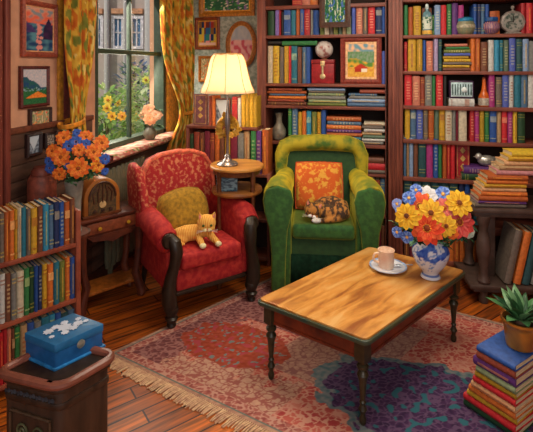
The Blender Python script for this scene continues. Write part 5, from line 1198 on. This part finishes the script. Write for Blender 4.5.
pile([(.035, 'pink', 'p', 0, 0), (.035, 'tan', 's', 3, 0), (.035, 'peach', 'p', 8, 0), (.035, 'gold', 's', 12, 0), (.035, 'yellow', 'p', 16, 0)],
     497, 548, (base.x, base.y), sdr, .722 + .249, 'of the pale upper pile on the dark stand', 'piled books on the dark stand', inset=.01, depth=.18, parts=True)
# leaning books on the lower shelf
for k, (px, c, lb) in enumerate(((506, 'grey_brown', 'grey-brown book leaning on lower tier of the dark stand, leftmost'), (515, 'orange', 'orange book leaning on the lower tier between grey-brown and green books'), (523, 'dark_teal', 'dark green book leaning right of the orange one on lower tier'), (531, 'grey', 'grey book leaning rightmost on lower tier of the dark stand'))):
    q = Vector((sx_(px), -.015)); q.rotate(Matrix.Rotation(stand_rz, 2)); 
    th = .05
    mt = Matrix.Translation((base.x + q.x, base.y + q.y, .153 + .008)) @ Matrix.Rotation(stand_rz, 4, 'Z') @ Matrix.Rotation(R(12), 4, 'Y')
    mk_book(th, .41 - .01 * k, .22, 'p', c, mt, lb, 'leaning books on the dark stand', True)
# ------------------------------------------------------------------ floor pile of books with potted plant
qL, qN = onZ(463, 408, 0), onZ(515, 444, 0)
fl = (qN - qL).xy; W = fl.length; fd = fl.normalized(); frz = math.atan2(fd.y, fd.x); fb = Vector((-fd.y, fd.x))
items = [('dark_green', .034, 0, 'green book at the bottom of the floor pile'), ('bright_red', .034, .0, 'red book second from bottom of the floor pile'), ('gold', .03, .02, 'golden yellow book third from bottom of the floor pile'), ('orange', .032, .03, 'orange book fourth from bottom of the floor pile'),
         ('peach', .03, .045, 'peach book in the middle of the floor pile'), ('bright_red', .032, .055, 'red book sixth from bottom of the floor pile'), ('mustard', .028, .065, 'mustard book seventh from bottom of the floor pile'), ('sage', .03, .07, 'sage green book below the purple one in the floor pile'),
         ('purple', .042, .055, 'thick purple book near the top of the floor pile'), ('reddish_brown', .036, .075, 'brown book just under the topmost blue book'), ('blue', .03, .075, 'topmost blue book of floor pile under the potted plant')]
z = .012
for c, th, dx, lb in items:
    # book lying: spine along front-left side
    s = qL.xy + fd * dx + fb * random.uniform(0, .006)
    mt = Matrix.Translation((s.x, s.y, z + th / 2)) @ Matrix.Rotation(frz + R(random.uniform(-1.5, 1.5)), 4, 'Z') @ Matrix.Rotation(R(90), 4, 'Y')
    mk_book(th * .97, W - dx, .30, 's' if c in ('purple', 'peach') else 'p', c, mt, lb, 'books piled on the floor at the right', True); z += th
PZ = z + .002
pp = onZ(520, 346, PZ)
t = root('plant_pot', pp, YAW, 'shiny brass plant pot on the floor pile of books', 'pot')
g = G(); g.lathe([(.055, 0), (.065, .006), (.068, .02), (.076, .1), (.084, .125), (.09, .13), (.09, .142), (.08, .142), (.074, .12), (.0, .115)], seg=30); mk('pot', g, M('c88a38', .28, metal=.45, h2='8a5a30', sc=8), t)
g = G(); g.lathe([(0, .118), (.074, .12)], seg=20); mk('soil', g, M('2c1c14'), t)
t = root('potted_plant', (pp.x, pp.y, PZ + .135), YAW, 'leafy green houseplant growing in the brass pot', 'plant')
n = 0
for k in range(26):
    a = k * 2.4 + .4; el = .5 + (k % 5) * .24; ln = random.uniform(.11, .16)
    g = G(); d = Vector((math.cos(a) * math.cos(el), math.sin(a) * math.cos(el), math.sin(el) + .15))
    g.leaf((0.02 * math.cos(a), .02 * math.sin(a), 0), d, (0, 0, 1), ln, ln * .4, bend=.3, fold=.25, seg=7)
    o = mk('leaf', g, M(('2c5432', '4a7a4c', '1e4028', '6a9468')[k % 4], .4, var=.2), t, sharp=0, recalc=False); o.modifiers.new('s', 'SOLIDIFY').thickness = .0015
# ------------------------------------------------------------------ light
wd = bpy.data.worlds.new('world'); SC.world = wd; wd.use_nodes = True; bg = wd.node_tree.nodes['Background']
bg.inputs[0].default_value = (.82, .84, .88, 1); bg.inputs[1].default_value = .52
def area(name, loc, target, size, power, col):
    l = bpy.data.lights.new(name, 'AREA'); l.energy = power; l.size = size; l.color = col; o = bpy.data.objects.new(name, l); COL.objects.link(o)
    o.location = loc; o.rotation_euler = (Vector(target) - Vector(loc)).to_track_quat('-Z', 'Y').to_euler(); return o
area('overhead_fill', (.2, 2.6, 2.9), (.1, 2.8, 0), 1.2, 52, (1, .90, .72))  # added warm soft fill from above, no fixture hangs there
area('front_fill', (.6, -.6, 2.6), (-.2, 3.2, .8), 1.8, 50, (1, .94, .84))  # extra soft fill added from the camera side, not a lamp of the room
area('window_light', (XL - .3, (WY0 + WY1) / 2, 2.0), (0, 2.6, .3), 1.0, 40, (1, .93, .75))
l = bpy.data.lights.new('lamp_bulb', 'POINT'); l.energy = 10; l.color = (1, .84, .6); l.shadow_soft_size = .05; o = bpy.data.objects.new('lamp_bulb', l); COL.objects.link(o)
o.location = (lp.x, lp.y, TZ + lz(80))
l = bpy.data.lights.new('sun', 'SUN'); l.energy = 3.0; l.angle = R(3); l.color = (1, .95, .85); o = bpy.data.objects.new('sun', l); COL.objects.link(o)
o.rotation_euler = Vector((.5, .7, -.85)).to_track_quat('-Z', 'Y').to_euler()
vs_ = SC.view_settings; vs_.view_transform = 'Standard'; vs_.look = 'None'; vs_.exposure = 0; vs_.gamma = 1; vs_.use_curve_mapping = False
